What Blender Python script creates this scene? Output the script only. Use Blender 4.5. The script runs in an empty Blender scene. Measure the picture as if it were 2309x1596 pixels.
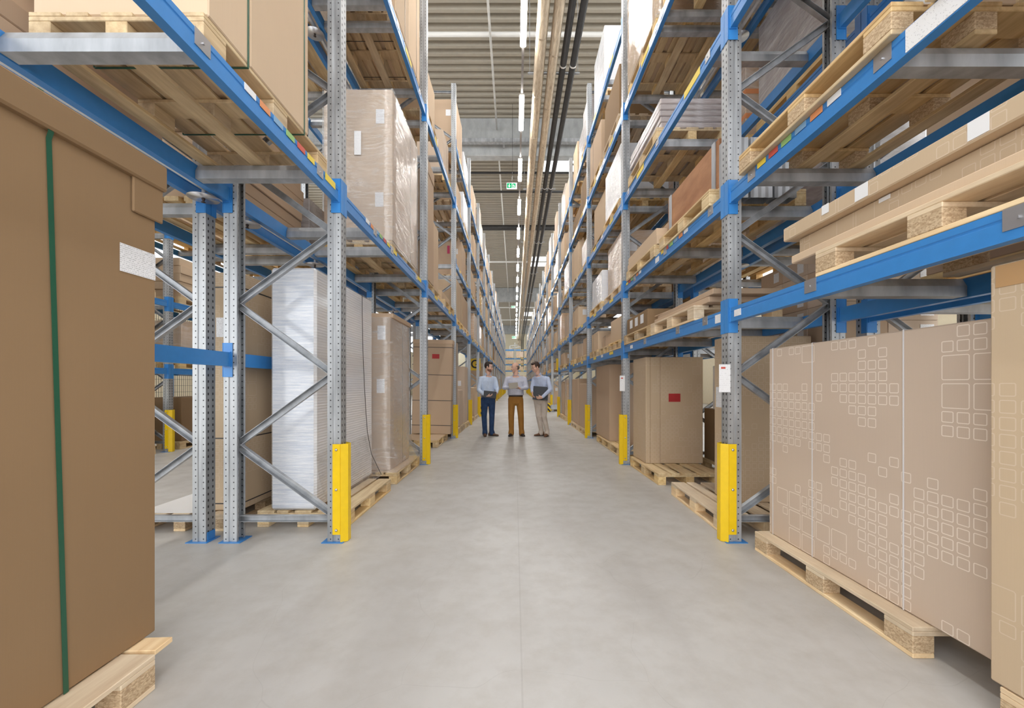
import bpy, bmesh, math, random
from mathutils import Vector, Matrix
R = math.radians
rnd = random.Random(11)
SC = bpy.context.scene
COL = SC.collection
ORD = ['first','second','third','fourth','fifth','sixth','seventh','eighth','ninth','tenth','eleventh','twelfth','thirteenth',
       'fourteenth','fifteenth','sixteenth','seventeenth','eighteenth','nineteenth','twentieth','last']

# ------------------------------------------------------------------ materials
class NT:
    def __init__(s, name):
        s.m = bpy.data.materials.new(name); s.m.use_nodes = True
        s.t = s.m.node_tree; s.t.nodes.clear()
        s.out = s.t.nodes.new('ShaderNodeOutputMaterial')
    def n(s, typ, ins=None, **props):
        nd = s.t.nodes.new('ShaderNode' + typ)
        for k, v in props.items(): setattr(nd, k, v)
        for k, v in (ins or {}).items():
            sk = nd.inputs[k]
            if isinstance(v, bpy.types.NodeSocket): s.t.links.new(v, sk)
            elif isinstance(v, bpy.types.Node): s.t.links.new(v.outputs[0], sk)
            else:
                if isinstance(v, (tuple, list)) and len(v) == 3 and sk.type == 'RGBA': v = (*v, 1)
                sk.default_value = v
        return nd
    def math(s, op, a, b=0.0, c=None):
        ins = {0: a, 1: b}
        if c is not None: ins[2] = c
        return s.n('Math', ins, operation=op).outputs[0]
    def mix(s, f, a, b):
        nd = s.n('Mix', None, data_type='RGBA')
        for i, v in ((0, f), (6, a), (7, b)):
            sk = nd.inputs[i]
            if isinstance(v, bpy.types.NodeSocket): s.t.links.new(v, sk)
            elif isinstance(v, (tuple, list)): sk.default_value = (*v[:3], 1)
            else: sk.default_value = v
        return nd.outputs[2]
    def noise(s, vec, scale, detail=3, rough=.55):
        return s.n('TexNoise', {'Vector': vec, 'Scale': scale, 'Detail': detail, 'Roughness': rough}).outputs[0]
    def obj(s): return s.n('TexCoord').outputs['Object']
    def gen(s): return s.n('TexCoord').outputs['Generated']
    def scale(s, vec, sc):
        return s.n('VectorMath', {0: vec, 1: sc}, operation='MULTIPLY').outputs[0]
    def ramp(s, f, a, b):
        return s.n('MapRange', {'Value': f, 'From Min': a, 'From Max': b}).outputs[0]
    def rand(s): return s.n('ObjectInfo').outputs['Random']
    def bump(s, h, st, dist=.01):
        return s.n('Bump', {'Height': h, 'Strength': st, 'Distance': dist}).outputs[0]
    def bsdf(s, **k):
        ins = {}
        for a, v in k.items(): ins[{'col': 'Base Color', 'rough': 'Roughness', 'metal': 'Metallic', 'normal': 'Normal', 'coat': 'Coat Weight',
                                    'coatr': 'Coat Roughness', 'spec': 'Specular IOR Level', 'alpha': 'Alpha', 'em': 'Emission Color', 'ems': 'Emission Strength'}[a]] = v
        b = s.n('BsdfPrincipled', ins)
        s.t.links.new(b.outputs[0], s.out.inputs[0]); return b
    def xyz(s, vec):
        o = s.n('SeparateXYZ', {0: vec}).outputs
        return o[0], o[1], o[2]
def srgb(r, g, b):
    f = lambda c: (c/255/12.92) if c/255 <= .04045 else ((c/255+.055)/1.055)**2.4
    return (f(r), f(g), f(b))
M = {}
def simple(name, col, rough=.5, metal=0., var=0., coat=0.):
    t = NT(name)
    if var:
        n = t.noise(t.obj(), 6., 4)
        c = t.mix(t.ramp(n, .3, .7), tuple(x*(1-var) for x in col), tuple(min(1, x*(1+var)) for x in col))
    else: c = col
    t.bsdf(col=c if isinstance(c, bpy.types.NodeSocket) else (*col, 1), rough=rough, metal=metal, coat=coat)
    M[name] = t.m; return t.m

def m_galv():
    t = NT('galv'); o = t.obj()
    n = t.noise(t.scale(o, (1, 1, .3)), 9, 4)
    c = t.mix(t.ramp(n, .3, .7), srgb(150, 153, 157), srgb(194, 197, 201))
    t.bsdf(col=c, rough=t.ramp(n, -.6, 1.6), metal=.5); M['galv'] = t.m
m_galv()
def m_post():
    t = NT('post_galv'); o = t.obj(); x, y, z = t.xyz(o)
    nx = t.math('ABSOLUTE', t.xyz(t.n('NewGeometry').outputs['Normal'])[0])
    isf = t.math('GREATER_THAN', nx, .7)
    fz = t.math('SUBTRACT', t.math('FRACT', t.math('MULTIPLY', z, 20.)), .5)       # pitch 50 mm
    az = t.math('ABSOLUTE', fz)
    # slots on the aisle face: two rows, 10 x 17 mm
    ay = t.math('ABSOLUTE', t.math('SUBTRACT', t.math('ABSOLUTE', y), .024))
    slot = t.math('MULTIPLY', t.math('LESS_THAN', ay, .0064), t.math('LESS_THAN', az, .19))
    # round holes on the flanks
    ax = t.math('ABSOLUTE', t.math('SUBTRACT', t.math('ABSOLUTE', t.math('SUBTRACT', t.math('ABSOLUTE', x), .05)), .031))
    rr = t.math('SQRT', t.math('ADD', t.math('POWER', ax, 2.), t.math('POWER', t.math('MULTIPLY', fz, .05), 2.)))
    hole = t.math('LESS_THAN', rr, .0052)
    mk = t.math('ADD', t.math('MULTIPLY', isf, slot), t.math('MULTIPLY', t.math('SUBTRACT', 1., isf), hole))
    n = t.noise(t.scale(o, (1, 1, .15)), 14, 4)
    c = t.mix(t.ramp(n, .3, .7), srgb(152, 155, 158), srgb(196, 199, 202))
    c = t.mix(mk, c, (.02, .02, .022))
    t.bsdf(col=c, rough=t.ramp(n, -.5, 1.7), metal=t.math('MULTIPLY', t.math('SUBTRACT', 1., mk), .6)); M['post'] = t.m
m_post()
def paint(name, col, rough=.38):
    t = NT(name); n = t.noise(t.obj(), 18, 4)
    c = t.mix(t.ramp(n, .35, .75), tuple(c*.93 for c in col), col)
    t.bsdf(col=c, rough=rough, coat=.15); M[name] = t.m
paint('blue', srgb(58, 136, 208)); paint('yellow', srgb(240, 200, 10), .42)
def m_wood(name, a, b, k=(26, 2.2, 26), knots=True):
    t = NT(name); o = t.obj(); r = t.rand()
    ov = t.n('VectorMath', {0: o, 1: t.n('CombineXYZ', {0: t.math('MULTIPLY', r, 7.), 1: t.math('MULTIPLY', r, 13.), 2: r}).outputs[0]}, operation='ADD').outputs[0]
    g = t.noise(t.scale(ov, k), 1.0, 5, .6)
    big = t.noise(ov, 2.6, 3)
    c = t.mix(t.ramp(g, .32, .68), a, b)
    c = t.mix(t.math('MULTIPLY', t.ramp(big, .45, .75), .45), c, tuple(x*.62 for x in a))
    hsv = t.n('HueSaturation', {'Color': c, 'Value': t.math('ADD', .86, t.math('MULTIPLY', r, .28)), 'Saturation': t.math('ADD', .8, t.math('MULTIPLY', r, .3))})
    t.bsdf(col=hsv.outputs[0], rough=.72, normal=t.bump(g, .25, .004)); M[name] = t.m
m_wood('wood', srgb(210, 174, 122), srgb(240, 216, 166))
m_wood('pale_wood', srgb(222, 192, 152), srgb(244, 222, 186))
m_wood('old_wood', srgb(188, 158, 118), srgb(224, 198, 154))
m_wood('plywood', srgb(150, 104, 74), srgb(188, 142, 106), k=(5, 1.2, 5))
def m_chip():
    t = NT('chipboard'); o = t.obj()
    v = t.n('TexVoronoi', {'Vector': t.scale(o, (1, 1, 1.6)), 'Scale': 120.}).outputs['Color']
    f = t.xyz(v)[0]
    c = t.mix(f, srgb(172, 144, 112), srgb(212, 188, 154))
    t.bsdf(col=c, rough=.85); M['chip'] = t.m
m_chip()
def m_card(name, col, val=.1, printed=False, faint=1.):
    t = NT(name); o = t.obj(); r = t.rand()
    fine = t.noise(t.scale(o, (260, 260, 3)), 1., 2)
    big = t.noise(o, 1.7, 3)
    c = t.mix(t.math('MULTIPLY', fine, .5), tuple(x*.95 for x in col), tuple(x*1.05 for x in col))
    c = t.mix(t.math('MULTIPLY', t.ramp(big, .35, .7), .35), c, tuple(x*.86 for x in col))
    if printed:
        x, y, z = t.xyz(o); nn = t.xyz(t.n('NewGeometry').outputs['Normal'])
        isx = t.math('GREATER_THAN', t.math('ABSOLUTE', nn[0]), .5)
        u = t.math('ADD', t.math('MULTIPLY', isx, y), t.math('MULTIPLY', t.math('SUBTRACT', 1., isx), x))
        def layer(size, half, rad, wid, lo, seed):
            a = t.math('DIVIDE', u, size); b = t.math('DIVIDE', z, size)
            ca = t.math('FLOOR', a); cb = t.math('FLOOR', b)
            fa = t.math('ABSOLUTE', t.math('SUBTRACT', t.math('SUBTRACT', a, ca), .5))
            fb = t.math('ABSOLUTE', t.math('SUBTRACT', t.math('SUBTRACT', b, cb), .5))
            qa = t.math('MAXIMUM', t.math('SUBTRACT', fa, half-rad), 0.); qb = t.math('MAXIMUM', t.math('SUBTRACT', fb, half-rad), 0.)
            d = t.math('SUBTRACT', t.math('SQRT', t.math('ADD', t.math('POWER', qa, 2.), t.math('POWER', qb, 2.))), rad)
            # interior distance so that straight runs are outlined as well
            ins = t.math('MAXIMUM', t.math('SUBTRACT', fa, half), t.math('SUBTRACT', fb, half))
            dd = t.math('MAXIMUM', d, ins)
            line = t.math('LESS_THAN', t.math('ABSOLUTE', dd), wid)
            cell = t.n('CombineXYZ', {0: ca, 1: cb, 2: seed}).outputs[0]
            cl = t.noise(t.scale(cell, (.19, .19, 1)), 1., 1)
            wn = t.n('TexWhiteNoise', {'Vector': cell}).outputs[0]
            on = t.math('GREATER_THAN', t.math('ADD', cl, t.math('MULTIPLY', wn, .12)), lo)
            return line, on
        l1, o1 = layer(.062, .37, .09, .032, .545, 3.1)
        l2, o2 = layer(.124, .43, .06, .016, .72, 8.7)
        mk = t.math('ADD', t.math('MULTIPLY', t.math('MULTIPLY', l1, o1), t.math('SUBTRACT', 1., o2)), t.math('MULTIPLY', l2, o2))
        c = t.mix(t.math('MULTIPLY', mk, .8*faint), c, srgb(238, 226, 214))
    hsv = t.n('HueSaturation', {'Color': c, 'Value': t.math('ADD', 1-val, t.math('MULTIPLY', r, 2*val))})
    t.bsdf(col=hsv.outputs[0], rough=.78, spec=.25, normal=t.bump(fine, .06, .002)); M[name] = t.m
m_card('card', srgb(200, 174, 148)); m_card('card_dark', srgb(146, 119, 89), .05); m_card('card_light', srgb(214, 189, 160))
m_card('card_grey', srgb(208, 188, 168), .08)
m_card('card_print', srgb(206, 186, 167), .03, True); m_card('card_faint', srgb(202, 179, 150), .03, True, .3)
def m_wrapped(name, col, white=.35):
    """goods seen through tight stretch film"""
    t = NT(name); o = t.obj(); r = t.rand()
    w = t.n('TexNoise', {'Vector': o, 'Scale': 1.7, 'Detail': 2.}).outputs[1]
    ov = t.n('VectorMath', {0: o, 1: t.scale(w, (.25, .25, .25))}, operation='ADD').outputs[0]
    st = t.noise(t.scale(ov, (3, 3, 26)), 1., 5, .65)
    wr = t.noise(t.scale(ov, (5, 5, 9)), 1., 4, .55)
    bl = t.noise(t.scale(o, (2.3, 2.3, 1.1)), 1.3, 3)
    c = t.mix(t.math('MULTIPLY', t.ramp(st, .45, .72), white), col, (.86, .86, .88))
    c = t.mix(t.math('MULTIPLY', t.ramp(bl, .5, .8), white), c, (.9, .9, .92))
    hsv = t.n('HueSaturation', {'Color': c, 'Value': t.math('ADD', .88, t.math('MULTIPLY', r, .24)), 'Saturation': t.math('ADD', .75, t.math('MULTIPLY', r, .35))})
    nrm = t.bump(t.math('ADD', t.math('MULTIPLY', st, .35), wr), .65, .045)
    b = t.bsdf(col=hsv.outputs[0], rough=.45, coat=1., coatr=.14)
    t.t.links.new(nrm, b.inputs['Coat Normal']); b.inputs['Coat IOR'].default_value = 1.75; M[name] = t.m
m_wrapped('wrap_card', srgb(200, 170, 138)); m_wrapped('wrap_grey', srgb(170, 160, 158), .45); m_wrapped('wrap_white', srgb(222, 224, 230), .6)
def m_silver():
    t = NT('wrap_silver'); o = t.obj()
    st = t.noise(t.scale(o, (4, 4, 75)), 1., 7, .75)
    fold = t.noise(t.scale(o, (2.5, 2.5, 7)), 1.3, 4, .6)
    rid = t.n('TexWave', {'Vector': t.scale(o, (0, 0, 1)), 'Scale': 12.5, 'Distortion': .6}, wave_type='BANDS', bands_direction='Z').outputs[1]
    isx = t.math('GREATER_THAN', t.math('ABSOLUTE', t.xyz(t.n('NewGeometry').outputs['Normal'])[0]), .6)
    h = t.math('ADD', t.math('ADD', st, t.math('MULTIPLY', fold, .7)), t.math('MULTIPLY', t.math('MULTIPLY', rid, isx), .5))
    c = t.mix(t.ramp(st, .35, .65), srgb(206, 214, 228), srgb(250, 251, 254))
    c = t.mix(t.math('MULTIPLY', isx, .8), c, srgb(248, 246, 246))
    t.bsdf(col=c, rough=.25, metal=.05, coat=1., coatr=.08, normal=t.bump(h, .5, .016)); M['wrap_silver'] = t.m
m_silver()
def m_film():
    t = NT('film'); o = t.obj()
    w = t.n('TexNoise', {'Vector': o, 'Scale': 1.7, 'Detail': 2.}).outputs[1]
    ov = t.n('VectorMath', {0: o, 1: t.scale(w, (.25, .25, .25))}, operation='ADD').outputs[0]
    st = t.noise(t.scale(ov, (4, 4, 30)), 1., 4, .6)
    wr = t.noise(t.scale(ov, (5, 5, 9)), 1., 4, .55)
    bl = t.noise(t.scale(o, (2, 2, 1.5)), 1.6, 3)
    nrm = t.bump(t.math('ADD', t.math('MULTIPLY', st, .35), wr), .5, .035)
    g = t.n('BsdfGlossy', {'Color': (1, 1, 1), 'Roughness': .14, 'Normal': nrm})
    d = t.n('BsdfDiffuse', {'Color': (.92, .92, .94)})
    lw = t.n('LayerWeight', {'Blend': .45, 'Normal': nrm}).outputs[1]
    tr = t.n('BsdfTransparent')
    haze = t.math('ADD', .04, t.math('MULTIPLY', t.ramp(st, .5, .75), .3))
    haze = t.math('ADD', haze, t.math('MULTIPLY', t.ramp(bl, .5, .8), .12))
    m1 = t.n('MixShader', {0: haze, 1: tr.outputs[0], 2: d.outputs[0]})
    m2 = t.n('MixShader', {0: t.math('ADD', .05, t.math('MULTIPLY', lw, .26)), 1: m1.outputs[0], 2: g.outputs[0]})
    t.t.links.new(m2.outputs[0], t.out.inputs[0]); M['film'] = t.m
m_film()
def m_label(name, base=(.86, .86, .88), dens=.5):
    t = NT(name); g = t.gen(); x, y, z = t.xyz(g)
    h = t.math('MAXIMUM', x, y)
    row = t.math('FRACT', t.math('MULTIPLY', z, 14.))
    n = t.noise(t.n('CombineXYZ', {0: t.math('MULTIPLY', t.math('ADD', x, y), 34.), 1: t.math('FLOOR', t.math('MULTIPLY', z, 14.)), 2: t.rand()}).outputs[0], 1.2, 1)
    ink = t.math('MULTIPLY', t.math('LESS_THAN', t.math('ABSOLUTE', t.math('SUBTRACT', row, .5)), .2), t.math('GREATER_THAN', n, 1-dens))
    c = t.mix(t.math('MULTIPLY', ink, .45), base, (.1, .1, .12))
    t.bsdf(col=c, rough=.5); M[name] = t.m
m_label('paper'); m_label('paper_plain', (.84, .84, .85), .38)
simple('label_yellow', srgb(240, 212, 80), .5); simple('label_red', srgb(205, 92, 78), .5); simple('label_orange', srgb(226, 150, 100), .5)
simple('label_green', srgb(150, 190, 120), .5); simple('label_blue', srgb(130, 170, 205), .5); simple('label_white', srgb(235, 235, 236), .5)
simple('red_card', srgb(176, 44, 44), .6, var=.1); simple('pink', srgb(196, 60, 100), .6)
simple('strap_green', srgb(34, 86, 64), .4); simple('strap_black', srgb(50, 48, 50), .4); simple('strap_white', srgb(225, 222, 222), .4)
simple('steel', (.55, .55, .57), .35, .9); simple('black', (.02, .02, .022), .5); simple('ink', (.01, .01, .01), .6)
simple('leather', srgb(48, 34, 28), .5); simple('rail_grey', srgb(150, 146, 144), .6); simple('black_pipe', (.035, .033, .032), .55, var=.2); simple('white_pipe', (.78, .77, .74), .45); simple('tape', srgb(190, 150, 105), .3)
simple('cream', srgb(226, 216, 190), .7, var=.03); simple('green_glow', srgb(20, 140, 90), .5)
def m_floor():
    t = NT('concrete_floor'); p = t.n('NewGeometry').outputs['Position']; x, y, z = t.xyz(p)
    a = t.noise(p, .55, 5, .6); b = t.noise(p, 4.5, 6, .65); cstain = t.noise(t.scale(p, (1.6, .35, 1)), .9, 4)
    c = t.mix(t.ramp(a, .3, .7), srgb(181, 178, 174), srgb(203, 201, 198))
    c = t.mix(t.math('MULTIPLY', t.ramp(b, .42, .72), .45), c, srgb(166, 160, 151))
    c = t.mix(t.math('MULTIPLY', t.ramp(cstain, .5, .72), .42), c, srgb(160, 155, 150))
    scr = t.n('TexVoronoi', {'Vector': t.n('VectorMath', {0: p, 1: t.scale(t.n('TexNoise', {'Vector': p, 'Scale': 1.1}).outputs[1], (.9, .9, 0))}, operation='ADD').outputs[0], 'Scale': .8}, feature='DISTANCE_TO_EDGE').outputs[0]
    c = t.mix(t.math('MULTIPLY', t.math('LESS_THAN', scr, .0012), .1), c, srgb(120, 115, 110))
    jn = t.math('LESS_THAN', t.math('ABSOLUTE', t.math('SUBTRACT', x, .03)), .004)
    c = t.mix(t.math('MULTIPLY', jn, .16), c, srgb(120, 115, 110))
    ro = t.math('ADD', .3, t.math('MULTIPLY', b, .3))
    t.bsdf(col=c, rough=ro, spec=.45, normal=t.bump(b, .03, .003)); M['floor'] = t.m
m_floor()
def m_conc():
    t = NT('concrete'); o = t.obj(); n = t.noise(t.scale(o, (1, 1, .5)), 3, 6, .65); f = t.noise(o, 30, 3)
    c = t.mix(t.ramp(n, .3, .7), srgb(150, 152, 152), srgb(178, 180, 180))
    t.bsdf(col=c, rough=.85, normal=t.bump(f, .1, .004)); M['concrete'] = t.m
m_conc()
simple('roof_sheet', srgb(168, 160, 146), .55, var=.03)
def m_duct():
    t = NT('duct_foil'); o = t.obj(); n = t.noise(t.scale(o, (30, 5, 30)), 1., 4, .6); q = t.noise(o, 3, 3)
    c = t.mix(t.ramp(n, .3, .7), srgb(168, 150, 128), srgb(208, 192, 168))
    t.bsdf(col=c, rough=.35, metal=.35, normal=t.bump(t.math('ADD', n, q), .6, .02)); M['duct'] = t.m
m_duct()
def m_emit(name, col, st):
    t = NT(name); e = t.n('Emission', {'Color': (*col, 1), 'Strength': st}); t.t.links.new(e.outputs[0], t.out.inputs[0]); M[name] = t.m
LAMP = 58.0; SKYL = 1.4
m_emit('led', (1, .985, .95), LAMP); m_emit('panel_glow', (.93, .97, 1), SKYL); m_emit('exit_light', srgb(20, 160, 95), .9)
m_emit('exit_white', (1, 1, 1), 1.1)
def m_hazard():
    t = NT('hazard'); x, y, z = t.xyz(t.obj())
    s = t.math('FRACT', t.math('MULTIPLY', t.math('ADD', t.math('ADD', x, y), z), 5.))
    c = t.mix(t.math('GREATER_THAN', s, .5), srgb(240, 200, 10), (.02, .02, .02))
    t.bsdf(col=c, rough=.45); M['hazard'] = t.m
m_hazard()

# ------------------------------------------------------------------ mesh building
class MB:
    def __init__(s): s.v = []; s.f = []
    def box(s, x0, x1, y0, y1, z0, z1):
        x0, x1 = min(x0, x1), max(x0, x1)
        b = len(s.v)
        s.v += [(x, y, z) for z in (z0, z1) for y in (y0, y1) for x in (x0, x1)]
        s.f += [tuple(b+i for i in q) for q in ((0, 2, 3, 1), (4, 5, 7, 6), (0, 1, 5, 4), (2, 6, 7, 3), (0, 4, 6, 2), (1, 3, 7, 5))]
        return s
    def prism(s, pts, a, b, axis='z'):
        """polygon of 2-D points swept from a to b along an axis"""
        n = len(pts); o = len(s.v)
        P = {'z': lambda p, t: (p[0], p[1], t), 'y': lambda p, t: (p[0], t, p[1]), 'x': lambda p, t: (t, p[0], p[1])}[axis]
        s.v += [P(p, a) for p in pts] + [P(p, b) for p in pts]
        s.f += [(o+i, o+(i+1) % n, o+n+(i+1) % n, o+n+i) for i in range(n)] + [tuple(o+i for i in reversed(range(n))), tuple(o+n+i for i in range(n))]
        return s
    def strip(s, pts, th, a, b, axis='z'):
        """open 2-D polyline given a thickness and swept: sheet metal"""
        n = len(pts); L = []
        for i, p in enumerate(pts):
            d = Vector((0, 0))
            if i > 0: q = Vector(p)-Vector(pts[i-1]); d += Vector((-q.y, q.x)).normalized()
            if i < n-1: q = Vector(pts[i+1])-Vector(p); d += Vector((-q.y, q.x)).normalized()
            d = d.normalized()*th if d.length > 1e-6 else Vector((0, th))
            L.append((p[0]+d.x, p[1]+d.y))
        P = {'z': lambda p, t: (p[0], p[1], t), 'y': lambda p, t: (p[0], t, p[1]), 'x': lambda p, t: (t, p[0], p[1])}[axis]
        o = len(s.v)
        for t in (a, b): s.v += [P(p, t) for p in pts] + [P(p, t) for p in L]
        A = lambda i: o+i; B = lambda i: o+n+i; C = lambda i: o+2*n+i; D = lambda i: o+3*n+i
        for i in range(n-1):
            s.f += [(A(i), A(i+1), C(i+1), C(i)), (B(i+1), B(i), D(i), D(i+1)), (A(i+1), A(i), B(i), B(i+1)), (C(i), C(i+1), D(i+1), D(i))]
        s.f += [(A(0), C(0), D(0), B(0)), (A(n-1), B(n-1), D(n-1), C(n-1))]
        return s
    def rings(s, rings, caps=True):
        n = len(rings[0]); o = len(s.v)
        for r in rings: s.v += [tuple(p) for p in r]
        for k in range(len(rings)-1):
            for i in range(n):
                s.f.append((o+k*n+i, o+k*n+(i+1) % n, o+(k+1)*n+(i+1) % n, o+(k+1)*n+i))
        if caps:
            s.f += [tuple(o+i for i in reversed(range(n))), tuple(o+(len(rings)-1)*n+i for i in range(n))]
        return s
    def tube(s, p1, p2, r1, r2=None, n=12):
        r2 = r1 if r2 is None else r2
        p1, p2 = Vector(p1), Vector(p2); d = (p2-p1).normalized()
        a = d.orthogonal().normalized(); b = d.cross(a)
        ring = lambda c, r: [c+(a*math.cos(2*math.pi*i/n)+b*math.sin(2*math.pi*i/n))*r for i in range(n)]
        return s.rings([ring(p1, r1), ring(p2, r2)])
    def path(s, pts, r, n=6):
        for a, b in zip(pts, pts[1:]): s.tube(a, b, r, n=n)
        return s
    def lathe(s, c, prof, n=16):
        c = Vector(c)
        return s.rings([[c+Vector((r*math.cos(2*math.pi*i/n), r*math.sin(2*math.pi*i/n), z)) for i in range(n)] for r, z in prof])
    def capsule(s, p1, r1, p2, r2, n=12, k=3, sx=None):
        """tapered limb with round ends; sx=(axis, factor) squashes it across an axis"""
        p1, p2 = Vector(p1), Vector(p2); d = p2-p1
        d = d.normalized() if d.length > 1e-6 else Vector((0, 0, 1))
        a = d.orthogonal().normalized(); b = d.cross(a)
        if sx:
            w = Vector(sx[0]).normalized(); w = (w-d*w.dot(d)).normalized(); a = w; b = d.cross(a)
        f = sx[1] if sx else 1.
        ring = lambda c, r: [c+(a*f*math.cos(2*math.pi*i/n)+b*math.sin(2*math.pi*i/n))*max(r, 1e-4) for i in range(n)]
        rs = [ring(p1-d*r1*math.cos(t), r1*math.sin(t)) for t in [(j+.15)*math.pi/2/k for j in range(k)]]
        rs += [ring(p1, r1), ring(p2, r2)]
        rs += [ring(p2+d*r2*math.sin(t), r2*math.cos(t)) for t in [(j+.85)*math.pi/2/k for j in range(k)]]
        return s.rings(rs)
    def ell(s, c, rad, rot=None, n=16, m=10):
        c = Vector(c); rot = rot or Matrix.Identity(3); rs = []
        for j in range(m+1):
            t = math.pi*(j+.06 if j == 0 else (j-.06 if j == m else j))/m
            rs.append([c+rot @ Vector((rad[0]*math.sin(t)*math.cos(2*math.pi*i/n), rad[1]*math.sin(t)*math.sin(2*math.pi*i/n), -rad[2]*math.cos(t))) for i in range(n)])
        return s.rings(rs)
    def mesh(s, name, m, bevel=0, smooth=False, seg=1):
        me = bpy.data.meshes.new(name); me.from_pydata(s.v, [], s.f)
        bm = bmesh.new(); bm.from_mesh(me)
        bmesh.ops.recalc_face_normals(bm, faces=bm.faces)
        if bevel: bmesh.ops.bevel(bm, geom=bm.edges[:], offset=bevel, segments=seg, affect='EDGES', clamp_overlap=True)
        if smooth:
            for f in bm.faces: f.smooth = True
        bm.to_mesh(me); bm.free()
        if m: me.materials.append(M[m] if isinstance(m, str) else m)
        return me
def link(name, data, parent=None, loc=(0, 0, 0), rot=None):
    o = bpy.data.objects.new(name, data); COL.objects.link(o); o.location = loc
    if rot: o.rotation_euler = rot
    if parent: o.parent = parent
    return o
def tag(o, label=None, cat=None, group=None, kind=None):
    if label: o['label'] = label
    if cat: o['category'] = cat
    if group: o['group'] = group
    if kind: o['kind'] = kind
    return o
def thing(name, label, cat, loc=(0, 0, 0), rotz=0, group=None, data=None):
    return tag(link(name, data, None, loc, (0, 0, rotz)), label, cat, group)
CACHE = {}
def cached(key, fn):
    if key not in CACHE: CACHE[key] = fn()
    return CACHE[key]
def struct(name, me, label=None): return tag(link(name, me), label, None, None, 'structure')
WORLD, EXPO = 2.1, 0.84
# ------------------------------------------------------------------ camera (horizon 867, vanishing point x 1161 of the 2309 x 1596 frame)
F = 900.; HC = 1.25; VX, VY = 1161., 867.
cd = bpy.data.cameras.new('camera'); cam = link('camera', cd, None, (0, 0, HC), (R(90), 0, 0)); SC.camera = cam
cd.sensor_width = 36; cd.lens = F/2309*36; cd.shift_x = -(VX-1154.5)/2309; cd.shift_y = (VY-798)/2309; cd.clip_start = .05; cd.clip_end = 300

# ------------------------------------------------------------------ the hall
X0, X1, Y0, Y1, ZC = -12.5, 12.5, -7., 77., 12.3
struct('floor', MB().box(X0, X1, Y0, Y1, -.2, 0).mesh('floor', 'floor'))
def ceiling():
    mb = MB(); y = Y0; pts = []
    while y < Y1:
        pts += [(y, ZC-.15), (y+.11, ZC-.15), (y+.15, ZC), (y+.27, ZC)]; y += .31
    pts += [(y, ZC-.15)]
    return mb.strip(pts, .012, X0, X1, 'x').mesh('ceiling', 'roof_sheet')
struct('ceiling', ceiling())
struct('wall_left', MB().box(X0-.2, X0, Y0, Y1, 0, 5.2).box(X0-.2, X0, Y0, Y1, 10.4, ZC).mesh('wall_left', 'cream'))
struct('wall_right', MB().box(X1, X1+.2, Y0, Y1, 0, 5.2).box(X1, X1+.2, Y0, Y1, 10.4, ZC).mesh('wall_right', 'cream'))
struct('wall_end', MB().box(X0, X1, Y1, Y1+.2, 0, ZC).mesh('wall_end', 'cream'))
struct('window_1', MB().box(X0-.15, X0-.1, Y0, Y1, 5.2, 10.4).mesh('window_1', 'panel_glow'))  # added glowing panel in the left wall, fill light for the hall
struct('window_2', MB().box(X1+.1, X1+.15, Y0, Y1, 5.2, 10.4).mesh('window_2', 'panel_glow'))  # same added glow strip in the right wall, not a real window
for i, yb in enumerate((16.3, 44.9, 73.6)):
    struct('beam_%d' % (i+1), MB().box(X0, X1, yb, yb+.4, 10.6, ZC-.16).mesh('beam', 'concrete', bevel=.02))
# rooflights over the right hand rack
for i, (x, y, w, l) in enumerate(((2.0, 18.6, 2.2, 1.9), (2.2, 34., 2.6, 2.6), (2.4, 60., 2.6, 3.0), (2.2, 47.5, 2.4, 2.4))):
    struct('window_%d' % (i+3), MB().box(x-w/2+.3, x+w/2+.3, y, y+l, ZC-.22, ZC-.17).mesh('rooflight', 'panel_glow'))

# ------------------------------------------------------------------ services under the roof
def pipe(name, label, cat, pts, r, m, n=14): return thing(name, label, cat, data=MB().path(pts, r, n).mesh(name, m, smooth=True))
ZP = 9.5
ductA = pipe('insulated_duct', 'beige foil-wrapped duct running under the roof, next to the row of lamps', 'duct', [(.63, -4, ZP), (.63, 72.6, ZP), (.63, 72.7, 8.5)], .135, 'duct', 16)
ductB = pipe('insulated_duct', 'beige foil-wrapped duct under the roof, beside the two black pipes', 'duct', [(.97, -4, ZP), (.97, 72.9, ZP), (.97, 73.0, 8.2)], .12, 'duct', 16)
for i, (d, x, r) in enumerate(((ductA, .63, .139), (ductB, .97, .124))):
    me = MB().lathe((0, 0, 0), [(r, -.025), (r, .025)]).mesh('foil_band', 'duct')
    for k in range(14): link('foil_band', me, d, (x, 3.7+i*.5+k*1.9, ZP), (R(90), 0, 0))
for nm, x in (('beside the foil-wrapped ducts', 1.245), ('outermost from the lamps', 1.50)):
    p = pipe('black_pipe', 'black pipe running the length of the aisle under the roof, ' + nm, 'pipe', [(x, -4, ZP), (x, 72.9, ZP), (x, 73.0, 4.)], .082, 'black_pipe')
    cm = MB().lathe((0, 0, 0), [(.09, -.02), (.09, .02)]).mesh('pipe_clamp', 'white_pipe')
    for k in range(8): link('pipe_clamp', cm, p, (x, 10.8+k*6.4-.5, ZP), (R(90), 0, 0))
bar = MB().box(.35, 1.75, -.025, .025, -.02, .02).mesh('hanger', 'galv')
rod = MB().tube((0, 0, 0), (0, 0, ZC-.1-ZP-.2), .008, n=6).mesh('hanger_rod', 'galv')
for k in range(9):
    h = thing('pipe_hanger', f'grey cross bar holding up the ducts and black pipes, {ORD[k]} along the aisle', 'pipe hanger', (0, 10.8+k*6.4, ZP+.17), data=bar)
    for x in (.4, 1.7): link('hanger_rod', rod, h, (x, 0, .02))
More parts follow.
